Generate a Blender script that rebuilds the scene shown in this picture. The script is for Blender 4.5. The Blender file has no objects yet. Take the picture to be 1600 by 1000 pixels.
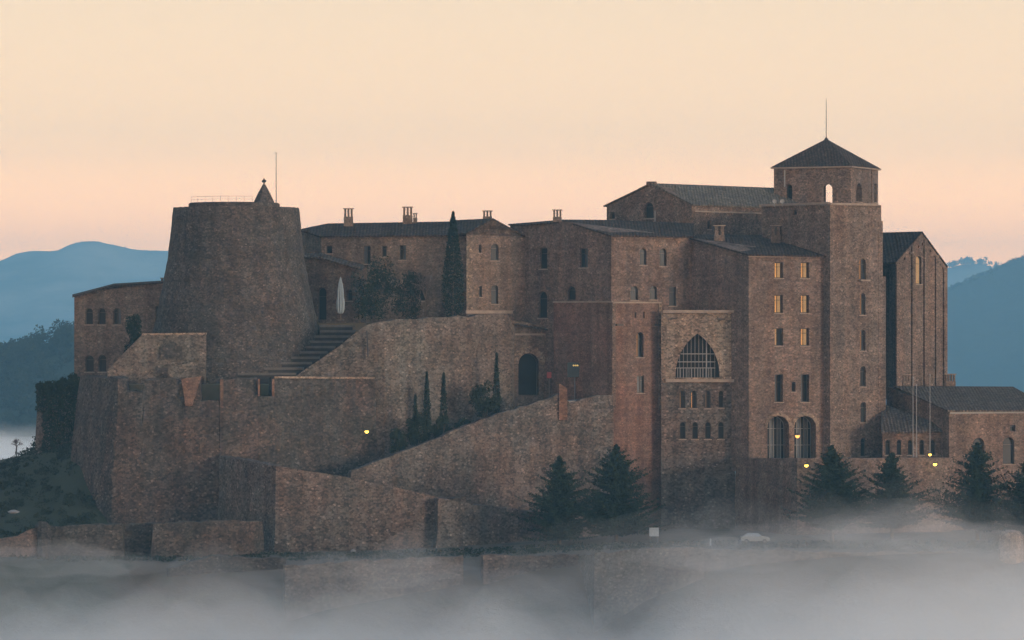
import bpy, math, random
from mathutils import Vector, noise
from mathutils.geometry import tessellate_polygon

SC = bpy.context.scene
COL = SC.collection
R = math.radians
rnd = random.Random(11)

# ------------------------------------------------------------------ camera, sky, sun, exposure
D = 600.0                                   # metres from the camera to the castle's middle
cam = bpy.data.cameras.new('camera')
cam.sensor_width = 36.0
cam.lens = 36.0 * D / 160.0
cam.clip_start = 1.0
cam.clip_end = 40000.0
cam_o = bpy.data.objects.new('camera', cam)
COL.objects.link(cam_o)
cam_o.location = (0, -D, 0)
cam_o.rotation_euler = (R(90), 0, 0)
SC.camera = cam_o

SUN_AZ, SUN_EL = 130.0, 4.0                 # low dawn sun, to the right of and a little behind the camera
world = bpy.data.worlds.new('World')
SC.world = world
world.use_nodes = True
wn, wl = world.node_tree.nodes, world.node_tree.links
bg = wn['Background']
sky = wn.new('ShaderNodeTexSky')
sky.sky_type = 'NISHITA'
sky.sun_disc = False
sky.sun_elevation = R(SUN_EL)
sky.sun_rotation = R(SUN_AZ)
sky.dust_density = 2.0
skm = wn.new('ShaderNodeMix'); skm.data_type = 'RGBA'; skm.blend_type = 'ADD'
skm.inputs[0].default_value = 0.06
tc = wn.new('ShaderNodeTexCoord')
sx = wn.new('ShaderNodeSeparateXYZ')
ar = wn.new('ShaderNodeMath'); ar.operation = 'ARCSINE'
dv = wn.new('ShaderNodeMath'); dv.operation = 'DIVIDE'; dv.inputs[1].default_value = math.pi / 2
rmp = wn.new('ShaderNodeValToRGB')
wl.new(tc.outputs['Generated'], sx.inputs[0])
wl.new(sx.outputs['Z'], ar.inputs[0])
wl.new(ar.outputs[0], dv.inputs[0])
wl.new(dv.outputs[0], rmp.inputs[0])
STOPS = [(0.0, (6.4, 2.65, 0.68)), (1.2, (3.85, 1.84, 0.68)), (2.6, (1.84, 1.16, 0.66)), (5.0, (1.37, 0.97, 0.64)),
         (14.0, (0.90, 0.83, 0.74)), (35.0, (0.46, 0.59, 0.76)), (90.0, (0.27, 0.43, 0.70))]
er = rmp.color_ramp
er.elements[0].position = 0.0
er.elements[1].position = 1.0
for k, (deg, c) in enumerate(STOPS):
    e = er.elements[0] if k == 0 else (er.elements[-1] if k == len(STOPS) - 1 else er.elements.new(deg / 90))
    e.color = (*c, 1)
wl.new(rmp.outputs[0], skm.inputs[6])
wl.new(sky.outputs[0], skm.inputs[7])
wl.new(skm.outputs[2], bg.inputs[0])
bg.inputs[1].default_value = 0.82

sun = bpy.data.lights.new('sun', 'SUN')
sun.energy = 3.15
sun.angle = R(14)
sun.color = (1.0, 0.77, 0.60)
sun_o = bpy.data.objects.new('sun', sun)
COL.objects.link(sun_o)
sd = Vector((math.sin(R(SUN_AZ)) * math.cos(R(SUN_EL)), math.cos(R(SUN_AZ)) * math.cos(R(SUN_EL)), math.sin(R(SUN_EL))))
sun_o.rotation_euler = (-sd).to_track_quat('-Z', 'Y').to_euler()

SC.view_settings.view_transform = 'Standard'
SC.view_settings.look = 'None'
SC.view_settings.exposure = 0.0
SC.view_settings.gamma = 1.0
SC.render.engine = 'CYCLES'
SC.cycles.use_denoising = True
SC.cycles.volume_bounces = 4
SC.cycles.use_adaptive_sampling = True
SC.cycles.adaptive_threshold = 0.03
SC.cycles.max_bounces = 5
SC.cycles.diffuse_bounces = 2
SC.cycles.glossy_bounces = 1
SC.cycles.transmission_bounces = 1
SC.cycles.sample_clamp_indirect = 6.0

# ------------------------------------------------------------------ helpers
def X(px, Y): return (px - 800) * 0.1 * (D + Y) / D
def Z(py, Y): return (500 - py) * 0.1 * (D + Y) / D
def P(px, py, Y): return Vector((X(px, Y), Y, Z(py, Y)))
WO = {}                                      # world origin of every object

def tag(o, label=None, cat=None, group=None, kind=None):
    if label: o['label'] = label
    if cat: o['category'] = cat
    if group: o['group'] = group
    if kind: o['kind'] = kind
    return o

def _place(o, origin, parent):
    COL.objects.link(o)
    if parent is not None:
        o.parent = parent
        o.location = origin - WO[parent.name]
    else:
        o.location = origin
    WO[o.name] = origin.copy()

def thing(name, origin, label=None, cat=None, group=None, kind=None, parent=None):
    o = bpy.data.objects.new(name, None)
    o.empty_display_size = 0.5
    _place(o, Vector(origin), parent)
    return tag(o, label, cat, group, kind)

class MB:
    def __init__(s): s.v = []; s.f = []
    def add(s, pts, faces):
        n = len(s.v)
        s.v.extend(Vector(p) for p in pts)
        s.f.extend(tuple(i + n for i in f) for f in faces)
    def quad(s, a, b, c, d): s.add((a, b, c, d), ((0, 1, 2, 3),))
    def tri(s, a, b, c): s.add((a, b, c), ((0, 1, 2),))
    def hexa(s, p):          # 8 corners: bottom 0-3, top 4-7
        s.add(p, ((3, 2, 1, 0), (4, 5, 6, 7), (0, 1, 5, 4), (1, 2, 6, 5), (2, 3, 7, 6), (3, 0, 4, 7)))
    def box(s, c, size, rz=0.0):
        cx, cy, cz = c; hx, hy, hz = size[0] / 2, size[1] / 2, size[2] / 2
        co, si = math.cos(rz), math.sin(rz)
        p = []
        for z in (-hz, hz):
            for x, y in ((-hx, -hy), (hx, -hy), (hx, hy), (-hx, hy)):
                p.append((cx + x * co - y * si, cy + x * si + y * co, cz + z))
        s.hexa(p)
    def tube(s, a, b, r0, r1=None, n=6, caps=True):
        r1 = r0 if r1 is None else r1
        a, b = Vector(a), Vector(b)
        d = (b - a).normalized()
        u = d.orthogonal().normalized(); w = d.cross(u)
        p = []
        for q, r in ((a, r0), (b, r1)):
            for k in range(n):
                t = 2 * math.pi * k / n
                p.append(q + u * (r * math.cos(t)) + w * (r * math.sin(t)))
        f = [(k, (k + 1) % n, n + (k + 1) % n, n + k) for k in range(n)]
        if caps: f += [tuple(range(n - 1, -1, -1)), tuple(range(n, 2 * n))]
        s.add(p, f)
    def lathe(s, c, prof, n=24, cap=True):
        p = []
        for r, z in prof:
            for k in range(n):
                t = 2 * math.pi * k / n
                p.append((c[0] + r * math.cos(t), c[1] + r * math.sin(t), c[2] + z))
        m = len(prof); f = []
        for j in range(m - 1):
            for k in range(n):
                f.append((j * n + k, j * n + (k + 1) % n, (j + 1) * n + (k + 1) % n, (j + 1) * n + k))
        if cap: f += [tuple(range(n - 1, -1, -1)), tuple(range((m - 1) * n, m * n))]
        s.add(p, f)
    def slab(s, pts, th):    # roof plane or floor of pts, th thick downwards
        pts = [Vector(p) for p in pts]; n = len(pts)
        low = [p - Vector((0, 0, th)) for p in pts]
        s.add(pts + low, [tuple(range(n)), tuple(range(2 * n - 1, n - 1, -1))] +
              [(k, n + k, n + (k + 1) % n, (k + 1) % n) for k in range(n)])
    def build(s, name, mat, parent=None, origin=None, smooth=False):
        if origin is None:
            xs = [v.x for v in s.v]; ys = [v.y for v in s.v]; zs = [v.z for v in s.v]
            origin = Vector(((min(xs) + max(xs)) / 2, (min(ys) + max(ys)) / 2, min(zs)))
        me = bpy.data.meshes.new(name)
        me.from_pydata([v - origin for v in s.v], [], s.f)
        if smooth: me.polygons.foreach_set('use_smooth', [True] * len(me.polygons))
        me.materials.append(mat)
        me.update()
        o = bpy.data.objects.new(name, me)
        _place(o, Vector(origin), parent)
        return o

# ------------------------------------------------------------------ materials
def newmat(name):
    m = bpy.data.materials.new(name); m.use_nodes = True
    nt = m.node_tree
    return m, nt.nodes, nt.links, nt.nodes['Principled BSDF']

def N(nodes, kind, **kw):
    n = nodes.new(kind)
    for k, v in kw.items(): setattr(n, k, v)
    return n

def mixc(nodes, links, fac, a, b, mode='MIX'):
    m = N(nodes, 'ShaderNodeMix', data_type='RGBA', blend_type=mode)
    for sock, v in ((m.inputs[0], fac), (m.inputs[6], a), (m.inputs[7], b)):
        if hasattr(v, 'is_linked'): links.new(v, sock)
        elif isinstance(v, (int, float)): sock.default_value = v
        else: sock.default_value = (*v, 1)
    return m.outputs[2]

def ramp(nodes, links, src, stops):
    r = N(nodes, 'ShaderNodeValToRGB')
    e = r.color_ramp.elements
    e[0].position, e[0].color = stops[0][0], (*[stops[0][1]] * 3, 1)
    e[1].position, e[1].color = stops[-1][0], (*[stops[-1][1]] * 3, 1)
    for p, v in stops[1:-1]:
        q = e.new(p); q.color = (v, v, v, 1)
    links.new(src, r.inputs[0])
    return r.outputs[0]

def stone(name, base, alt, cell=0.28, contrast=0.5, patch=0.055, flat=1.25, bump=0.5):
    """Rubble masonry: every stone its own tone, pale and dark odd ones, darker joints, courses, weather patches and streaks."""
    base, alt = [tuple(v * k for v, k in zip(c, (0.560, 0.558, 0.572))) for c in (base, alt)]      # old, weather-darkened stone
    contrast *= 0.85
    m, n, l, b = newmat(name)
    g = N(n, 'ShaderNodeNewGeometry')
    mp = N(n, 'ShaderNodeMapping'); mp.inputs['Scale'].default_value = (1, 1, flat)
    l.new(g.outputs['Position'], mp.inputs[0])
    vo = N(n, 'ShaderNodeTexVoronoi'); vo.inputs['Scale'].default_value = 1 / cell
    l.new(mp.outputs[0], vo.inputs[0])
    sp = N(n, 'ShaderNodeSeparateColor'); l.new(vo.outputs['Color'], sp.inputs[0])
    big = N(n, 'ShaderNodeTexNoise'); big.inputs['Scale'].default_value = patch; big.inputs['Detail'].default_value = 4; big.inputs['Roughness'].default_value = 0.62
    l.new(g.outputs['Position'], big.inputs[0])
    mid = N(n, 'ShaderNodeTexNoise'); mid.inputs['Scale'].default_value = 0.30; mid.inputs['Detail'].default_value = 2
    l.new(g.outputs['Position'], mid.inputs[0])
    ms = N(n, 'ShaderNodeMapping'); ms.inputs['Scale'].default_value = (0.7, 0.7, 0.05)
    l.new(g.outputs['Position'], ms.inputs[0])
    stk = N(n, 'ShaderNodeTexNoise'); stk.inputs['Scale'].default_value = 1.0; stk.inputs['Detail'].default_value = 1
    l.new(ms.outputs[0], stk.inputs[0])
    mc = N(n, 'ShaderNodeMapping'); mc.inputs['Scale'].default_value = (0.10, 0.10, 2.1)
    l.new(g.outputs['Position'], mc.inputs[0])
    crs = N(n, 'ShaderNodeTexNoise'); crs.inputs['Scale'].default_value = 1.0; crs.inputs['Detail'].default_value = 1
    l.new(mc.outputs[0], crs.inputs[0])
    c = mixc(n, l, ramp(n, l, big.outputs['Fac'], [(0.44, 0), (0.56, 1)]), base, alt)
    tone = ramp(n, l, sp.outputs[0], [(0.0, 1 - contrast), (0.45, 1 - 0.1 * contrast), (0.955, 1 + 0.35 * contrast), (1.0, 1 + 1.7 * contrast)])
    c = mixc(n, l, 1.0, c, tone, 'MULTIPLY')
    hue = mixc(n, l, sp.outputs[1], (1.06, 0.99, 0.93), (0.97, 1.0, 1.03))
    c = mixc(n, l, 1.0, c, hue, 'MULTIPLY')
    c = mixc(n, l, 1.0, c, ramp(n, l, mid.outputs['Fac'], [(0.32, 0.82), (0.68, 1.14)]), 'MULTIPLY')
    c = mixc(n, l, 1.0, c, ramp(n, l, stk.outputs['Fac'], [(0.32, 0.80), (0.55, 1.05)]), 'MULTIPLY')
    c = mixc(n, l, 1.0, c, ramp(n, l, crs.outputs['Fac'], [(0.36, 0.93), (0.64, 1.05)]), 'MULTIPLY')
    vb = N(n, 'ShaderNodeTexVoronoi'); vb.inputs['Scale'].default_value = 0.36 / cell; vb.inputs['Randomness'].default_value = 1.0
    l.new(mp.outputs[0], vb.inputs[0])
    sb_ = N(n, 'ShaderNodeSeparateColor'); l.new(vb.outputs['Color'], sb_.inputs[0])
    c = mixc(n, l, 1.0, c, ramp(n, l, sb_.outputs[0], [(0.0, 0.86), (0.5, 1.0), (1.0, 1.16)]), 'MULTIPLY')
    c = mixc(n, l, 1.0, c, mixc(n, l, ramp(n, l, stk.outputs['Color'], [(0.35, 0), (0.62, 1)]), (1.06, 0.985, 0.94), (0.97, 1.01, 1.02)), 'MULTIPLY')
    c = mixc(n, l, 1.0, c, ramp(n, l, vo.outputs['Distance'], [(0.45, 1.0), (0.8, 0.74)]), 'MULTIPLY')
    l.new(c, b.inputs['Base Color'])
    b.inputs['Roughness'].default_value = 0.95
    b.inputs['Specular IOR Level'].default_value = 0.1
    bp = N(n, 'ShaderNodeBump'); bp.inputs['Strength'].default_value = bump; bp.inputs['Distance'].default_value = 0.25
    l.new(mid.outputs['Fac'], bp.inputs['Height']); l.new(bp.outputs[0], b.inputs['Normal'])
    return m

def rough(name, c0, c1, scale=0.6, detail=6, rgh=0.95, bump=0.4, dist=0.1, spec=0.15):
    m, n, l, b = newmat(name)
    g = N(n, 'ShaderNodeNewGeometry')
    t = N(n, 'ShaderNodeTexNoise'); t.inputs['Scale'].default_value = scale; t.inputs['Detail'].default_value = detail; t.inputs['Roughness'].default_value = 0.65
    l.new(g.outputs['Position'], t.inputs[0])
    l.new(mixc(n, l, ramp(n, l, t.outputs['Fac'], [(0.35, 0), (0.65, 1)]), c0, c1), b.inputs['Base Color'])
    b.inputs['Roughness'].default_value = rgh
    b.inputs['Specular IOR Level'].default_value = spec
    bp = N(n, 'ShaderNodeBump'); bp.inputs['Strength'].default_value = bump; bp.inputs['Distance'].default_value = dist
    l.new(t.outputs['Fac'], bp.inputs['Height']); l.new(bp.outputs[0], b.inputs['Normal'])
    return m

def tiles(name, base, alt):
    """Weathered clay tiles: narrow ribs, tones that change from tile to tile, lichen patches."""
    m, n, l, b = newmat(name)
    g = N(n, 'ShaderNodeNewGeometry')
    v = N(n, 'ShaderNodeTexVoronoi'); v.inputs['Scale'].default_value = 3.2
    l.new(g.outputs['Position'], v.inputs[0])
    sp = N(n, 'ShaderNodeSeparateColor'); l.new(v.outputs['Color'], sp.inputs[0])
    big = N(n, 'ShaderNodeTexNoise'); big.inputs['Scale'].default_value = 0.35; big.inputs['Detail'].default_value = 6
    l.new(g.outputs['Position'], big.inputs[0])
    c = mixc(n, l, ramp(n, l, big.outputs['Fac'], [(0.38, 0), (0.62, 1)]), base, alt)
    c = mixc(n, l, 1.0, c, ramp(n, l, sp.outputs[0], [(0, 0.6), (0.9, 1.2), (1, 1.6)]), 'MULTIPLY')
    w = N(n, 'ShaderNodeTexWave', bands_direction='X'); w.inputs['Scale'].default_value = 0.62; w.inputs['Distortion'].default_value = 2.0
    l.new(g.outputs['Position'], w.inputs[0])
    c = mixc(n, l, 1.0, c, ramp(n, l, w.outputs['Fac'], [(0, 0.74), (0.7, 1.12)]), 'MULTIPLY')
    l.new(c, b.inputs['Base Color'])
    b.inputs['Roughness'].default_value = 0.9
    b.inputs['Specular IOR Level'].default_value = 0.03
    bp = N(n, 'ShaderNodeBump'); bp.inputs['Strength'].default_value = 0.7; bp.inputs['Distance'].default_value = 0.1
    l.new(w.outputs['Fac'], bp.inputs['Height']); l.new(bp.outputs[0], b.inputs['Normal'])
    return m

def plain(name, c, rgh=0.7, metal=0.0, spec=0.4):
    m, n, l, b = newmat(name)
    g = N(n, 'ShaderNodeNewGeometry')
    t = N(n, 'ShaderNodeTexNoise'); t.inputs['Scale'].default_value = 4.0; t.inputs['Detail'].default_value = 4
    l.new(g.outputs['Position'], t.inputs[0])
    l.new(mixc(n, l, t.outputs['Fac'], tuple(x * 0.8 for x in c), tuple(min(1, x * 1.15) for x in c)), b.inputs['Base Color'])
    b.inputs['Roughness'].default_value = rgh; b.inputs['Metallic'].default_value = metal
    b.inputs['Specular IOR Level'].default_value = spec
    return m

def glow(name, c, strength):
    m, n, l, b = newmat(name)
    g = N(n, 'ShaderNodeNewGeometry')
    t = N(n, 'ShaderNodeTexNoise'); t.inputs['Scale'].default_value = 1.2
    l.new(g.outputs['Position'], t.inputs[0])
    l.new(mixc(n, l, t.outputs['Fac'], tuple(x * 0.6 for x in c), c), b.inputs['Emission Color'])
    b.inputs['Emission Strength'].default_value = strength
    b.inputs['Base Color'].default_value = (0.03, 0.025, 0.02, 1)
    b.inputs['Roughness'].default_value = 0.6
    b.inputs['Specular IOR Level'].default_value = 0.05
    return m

M = dict(
    tower=stone('grey_rubble', (0.108, 0.106, 0.102), (0.132, 0.116, 0.106), contrast=0.64),
    bastion=stone('bastion_rubble', (0.112, 0.107, 0.100), (0.145, 0.115, 0.100), cell=0.35, contrast=0.64),
    curtain=stone('curtain_rubble', (0.205, 0.194, 0.172), (0.198, 0.166, 0.144), cell=0.32, contrast=0.60),
    ramp=stone('ramp_rubble', (0.208, 0.168, 0.147), (0.176, 0.163, 0.150), cell=0.32, contrast=0.64, patch=0.09),
    warm=stone('warm_ashlar', (0.285, 0.215, 0.175), (0.255, 0.195, 0.165), cell=0.28, contrast=0.47),
    house=stone('house_rubble', (0.27, 0.215, 0.175), (0.24, 0.195, 0.165), cell=0.26, contrast=0.43),
    church=stone('church_ashlar', (0.28, 0.215, 0.175), (0.25, 0.20, 0.17), cell=0.26, contrast=0.56),
    brick=stone('red_masonry', (0.275, 0.165, 0.130), (0.26, 0.18, 0.145), cell=0.24, contrast=0.34),
    pale=stone('pale_masonry', (0.41, 0.335, 0.26), (0.36, 0.285, 0.225), cell=0.31, contrast=0.64),
    orange=stone('orange_lit_stone', (0.30, 0.19, 0.140), (0.26, 0.175, 0.135), cell=0.35, contrast=0.34),  # low orange sunlight painted into the stone's own colour
    ledge=rough('weathered_ledge', (0.20, 0.165, 0.14), (0.28, 0.23, 0.19), 0.9),
    tile=tiles('dark_tiles', (0.062, 0.046, 0.038), (0.045, 0.036, 0.032)),
    tile_pale=tiles('pale_tiles', (0.125, 0.108, 0.085), (0.095, 0.085, 0.072)),
    tile_brown=tiles('brown_tiles', (0.095, 0.075, 0.062), (0.078, 0.065, 0.056)),
    frame=plain('dark_timber', (0.055, 0.045, 0.038), 0.6),
    palebar=plain('pale_painted_metal', (0.19, 0.195, 0.20), 0.5),
    glass=plain('dark_glass', (0.014, 0.016, 0.02), 0.35, 0, 0.12),
    lit=glow('reflection_glow_pane', (1.0, 0.45, 0.12), 0.85),  # these three panes: warm sky reflections on glass, put in as emission
    reflect2=glow('pale_reflection_glow_pane', (0.95, 0.52, 0.22), 0.55),
    reflect3=glow('dim_reflection_glow_pane', (0.85, 0.38, 0.12), 0.34),
    bluepane=plain('sky_blue_pane', (0.07, 0.085, 0.10), 0.4, 0.0, 0.2),
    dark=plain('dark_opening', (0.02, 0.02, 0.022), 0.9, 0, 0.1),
    metal=plain('grey_metal', (0.12, 0.12, 0.125), 0.5, 0.3),
    iron=plain('black_iron', (0.03, 0.03, 0.035), 0.6),
    bulb=glow('lamp_bulb', (1.0, 0.62, 0.09), 6.0),
    bulb2=glow('orange_lamp_bulb', (1.0, 0.42, 0.10), 3.0),
    bulb3=glow('small_lamp_bulb', (1.0, 0.66, 0.20), 0.9),
    canvas=rough('shaded_white_canvas', (0.17, 0.22, 0.26), (0.21, 0.26, 0.29), 3.0),  # bluish shade mixed into the white cloth's base colour
    teal=plain('teal_board', (0.010, 0.028, 0.04), 0.5),
    white=plain('white_board', (0.24, 0.29, 0.34), 0.5),
    red=plain('red_paint', (0.22, 0.025, 0.03), 0.5),
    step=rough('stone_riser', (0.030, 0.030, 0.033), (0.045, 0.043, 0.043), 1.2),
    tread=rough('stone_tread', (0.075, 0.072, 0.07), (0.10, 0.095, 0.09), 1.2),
    ground=rough('dry_earth', (0.17, 0.135, 0.10), (0.10, 0.105, 0.065), 0.12, 8, bump=0.6, dist=0.5),
    grass=rough('rough_grass', (0.045, 0.062, 0.030), (0.10, 0.092, 0.055), 0.16, 9, bump=0.9, dist=0.6),
    road=rough('ramp_gravel', (0.20, 0.19, 0.18), (0.27, 0.25, 0.23), 0.8),
    forest=rough('distant_forest', (0.016, 0.026, 0.018), (0.030, 0.042, 0.026), 0.02, 10, bump=1.0, dist=8.0),
    field=rough('distant_slopes', (0.035, 0.050, 0.034), (0.30, 0.27, 0.20), 0.0030, 9, bump=1.0, dist=15.0),
    conifer=rough('conifer_needles', (0.010, 0.022, 0.014), (0.022, 0.036, 0.021), 1.2),
    cypress=rough('cypress_foliage', (0.008, 0.017, 0.012), (0.017, 0.028, 0.018), 1.4),
    bush=rough('bush_leaves', (0.012, 0.021, 0.014), (0.026, 0.036, 0.020), 1.0),
    ivy=rough('ivy_leaves', (0.010, 0.020, 0.010), (0.022, 0.034, 0.014), 1.0),
    wood=rough('distant_crowns', (0.014, 0.024, 0.017), (0.027, 0.038, 0.024), 0.05),
    bark=rough('bark', (0.07, 0.055, 0.045), (0.11, 0.09, 0.075), 2.0),
    twig=rough('bare_twigs', (0.12, 0.095, 0.09), (0.16, 0.13, 0.12), 2.0),
    tyre=plain('rubber', (0.02, 0.02, 0.02), 0.9),
    carpaint=plain('silver_paint', (0.22, 0.25, 0.27), 0.3, 0.3, 0.6),
)

# ------------------------------------------------------------------ facades with real openings
class Facade:
    """A vertical wall from plan point a to plan point b (left to right seen from outside)."""
    def __init__(s, a, b):
        s.a = Vector((X(*a), a[1])); s.b = Vector((X(*b), b[1]))
        s.L = (s.b - s.a).length
        s.t = (s.b - s.a) / s.L
        s.n = Vector((s.t.y, -s.t.x))
    def s_of(s, px):
        k = (px - 800) / (10 * D)
        d = s.b - s.a
        return (k * (D + s.a.y) - s.a.x) / (d.x - k * d.y) * s.L
    def z_of(s, py, q): return (500 - py) * 0.1 * (D + s.a.y + s.t.y * q) / D
    def pt(s, q, z, inset=0.0):
        p = s.a + s.t * q - s.n * inset
        return Vector((p.x, p.y, z))

def outline(kind, s0, s1, z0, z1, n=8):
    w = s1 - s0
    if kind == 'rect': return [(s0, z0), (s1, z0), (s1, z1), (s0, z1)]
    if kind == 'arch':
        r = min(w / 2, (z1 - z0) * 0.7); c = (s0 + s1) / 2; zc = z1 - r
        return [(s0, z0), (s1, z0)] + [(c + w / 2 * math.cos(math.pi * k / n), zc + r * math.sin(math.pi * k / n)) for k in range(n + 1)]
    if kind == 'gothic':                       # pointed arch springing from near the sill
        zs = z0 + (z1 - z0) * 0.05; out = [(s0, z0), (s1, z0)]; hh = z1 - zs
        rr = ((w / 2) ** 2 + hh ** 2) / w; am = math.asin(min(1, hh / rr)); n = 12
        for k in range(n + 1):
            a = am * k / n; out.append((s1 - rr + rr * math.cos(a), zs + rr * math.sin(a)))
        for k in range(n - 1, -1, -1):
            a = am * k / n; out.append((s0 + rr - rr * math.cos(a), zs + rr * math.sin(a)))
        return out

def clip_s(poly, lo, hi):
    for lim, keep in ((lo, 1), (hi, -1)):
        out = []
        for i, p in enumerate(poly):
            q = poly[(i + 1) % len(poly)]
            pi_, qi = (p[0] - lim) * keep >= 0, (q[0] - lim) * keep >= 0
            if pi_: out.append(p)
            if pi_ != qi:
                u = (lim - p[0]) / (q[0] - p[0]); out.append((lim, p[1] + u * (q[1] - p[1])))
        poly = out
        if not poly: return []
    return poly

def scale_outline(o, m):
    """the outline drawn in by m metres"""
    s0, s1 = min(p[0] for p in o), max(p[0] for p in o); z0, z1 = min(p[1] for p in o), max(p[1] for p in o)
    cs, cz = (s0 + s1) / 2, (z0 + z1) / 2
    fs, fz = 1 - 2 * m / (s1 - s0), 1 - 2 * m / (z1 - z0)
    return [(cs + (p[0] - cs) * fs, cz + (p[1] - cz) * fz) for p in o]

def jitter_top(pts, amp, step=1.6):
    out = [pts[0]]
    for p, q in zip(pts, pts[1:]):
        n = max(1, int(abs(q[0] - p[0]) / step))
        for k in range(1, n + 1):
            u = k / n
            j = rnd.uniform(-amp, amp) if k < n else 0
            out.append((p[0] + (q[0] - p[0]) * u, p[1] + (q[1] - p[1]) * u + j))
    return out

PANES = {'d': 'glass', 'w': 'lit', 'y': 'reflect2', 'o': 'reflect3', 'b': 'bluepane', 'k': 'dark'}  # 'lit' too is a warm sky reflection put in as emission

def wall_face(mb, f, zb, top, holes, depth=0.45):
    """top: [(s, z)] left to right; holes: outlines cut through the face, with their reveals"""
    outer = [(0, zb), (f.L, zb)] + list(reversed(top))
    loops = [[Vector((p[0], p[1], 0)) for p in outer]] + [[Vector((p[0], p[1], 0)) for p in h] for h in holes]
    flat = [p for lp in loops for p in lp]
    tris = tessellate_polygon(loops)
    pts = [f.pt(p.x, p.y) for p in flat]
    fs = []
    for a, b, c in tris:
        A, B, Cc = flat[a], flat[b], flat[c]
        ccw = (B.x - A.x) * (Cc.y - A.y) - (B.y - A.y) * (Cc.x - A.x)
        if abs(ccw) < 1e-9: continue
        fs.append((a, b, c) if ccw > 0 else (a, c, b))
    mb.add(pts, fs)
    for hi, h in enumerate(holes):
        n = len(h); dd = depth[hi] if isinstance(depth, list) else depth
        p = [f.pt(q[0], q[1]) for q in h] + [f.pt(q[0], q[1], dd) for q in h]
        mb.add(p, [(k, n + k, n + (k + 1) % n, (k + 1) % n) for k in range(n)])

def window(f, o, parent, style='d', depth=0.45, sill=True, name='window', transoms=1, fr=0.11, label=None, frame='frame'):
    """one window: the frame with its bars, a pane for each light, a stone sill"""
    s0, s1 = min(p[0] for p in o), max(p[0] for p in o); z0, z1 = min(p[1] for p in o), max(p[1] for p in o)
    mb = MB(); inn = scale_outline(o, fr); n = len(o)
    d0, d1 = depth - 0.14, depth - 0.02
    p = [f.pt(*q, d0) for q in o] + [f.pt(*q, d0) for q in inn] + [f.pt(*q, d1) for q in inn]
    mb.add(p, [(k, (k + 1) % n, n + (k + 1) % n, n + k) for k in range(n)] + [(n + k, n + (k + 1) % n, 2 * n + (k + 1) % n, 2 * n + k) for k in range(n)])
    lights = len(style); cuts = [s0 + (s1 - s0) * k / lights for k in range(lights + 1)]
    def bar(sa, sb, za, zb_):
        q = [f.pt(sa, za, d0 + .01), f.pt(sb, za, d0 + .01), f.pt(sb, za, d1), f.pt(sa, za, d1)]
        mb.hexa(q + [v + Vector((0, 0, zb_ - za)) for v in q])
    for c in cuts[1:-1]:
        zz = [q[1] for q in clip_s(o, c - .01, c + .01)]
        bar(c - 0.05, c + 0.05, min(zz), max(zz) - .02)
    for k in range(1, transoms + 1):
        zz = z0 + (z1 - z0) * 0.72 * k / transoms
        bar(s0 + .02, s1 - .02, zz - 0.04, zz + 0.04)
    w = mb.build(name, M[frame], parent)
    if label: w['label'] = label
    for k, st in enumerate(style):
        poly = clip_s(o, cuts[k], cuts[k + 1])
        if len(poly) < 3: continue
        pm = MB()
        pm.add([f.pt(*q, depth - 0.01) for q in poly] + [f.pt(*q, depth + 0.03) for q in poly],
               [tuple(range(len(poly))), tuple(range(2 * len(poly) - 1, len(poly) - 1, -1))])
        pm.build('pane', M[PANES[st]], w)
    if sill:
        sm = MB(); q = [f.pt(s0 - .15, z0 - .16, -.12), f.pt(s1 + .15, z0 - .16, -.12), f.pt(s1 + .15, z0 - .16, .1), f.pt(s0 - .15, z0 - .16, .1)]
        sm.hexa(q + [v + Vector((0, 0, .15)) for v in q])
        sm.build('sill', M['ledge'], w)
    return w

def cap_poly(mb, pts):
    tr = tessellate_polygon([[Vector((p.x, p.y, 0)) for p in pts]])
    fs = []
    for a, b, c in tr:
        A, B, Cc = pts[a], pts[b], pts[c]
        ccw = (B.x - A.x) * (Cc.y - A.y) - (B.y - A.y) * (Cc.x - A.x)
        fs.append((a, b, c) if ccw > 0 else (a, c, b))
    mb.add(pts, fs)

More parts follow.
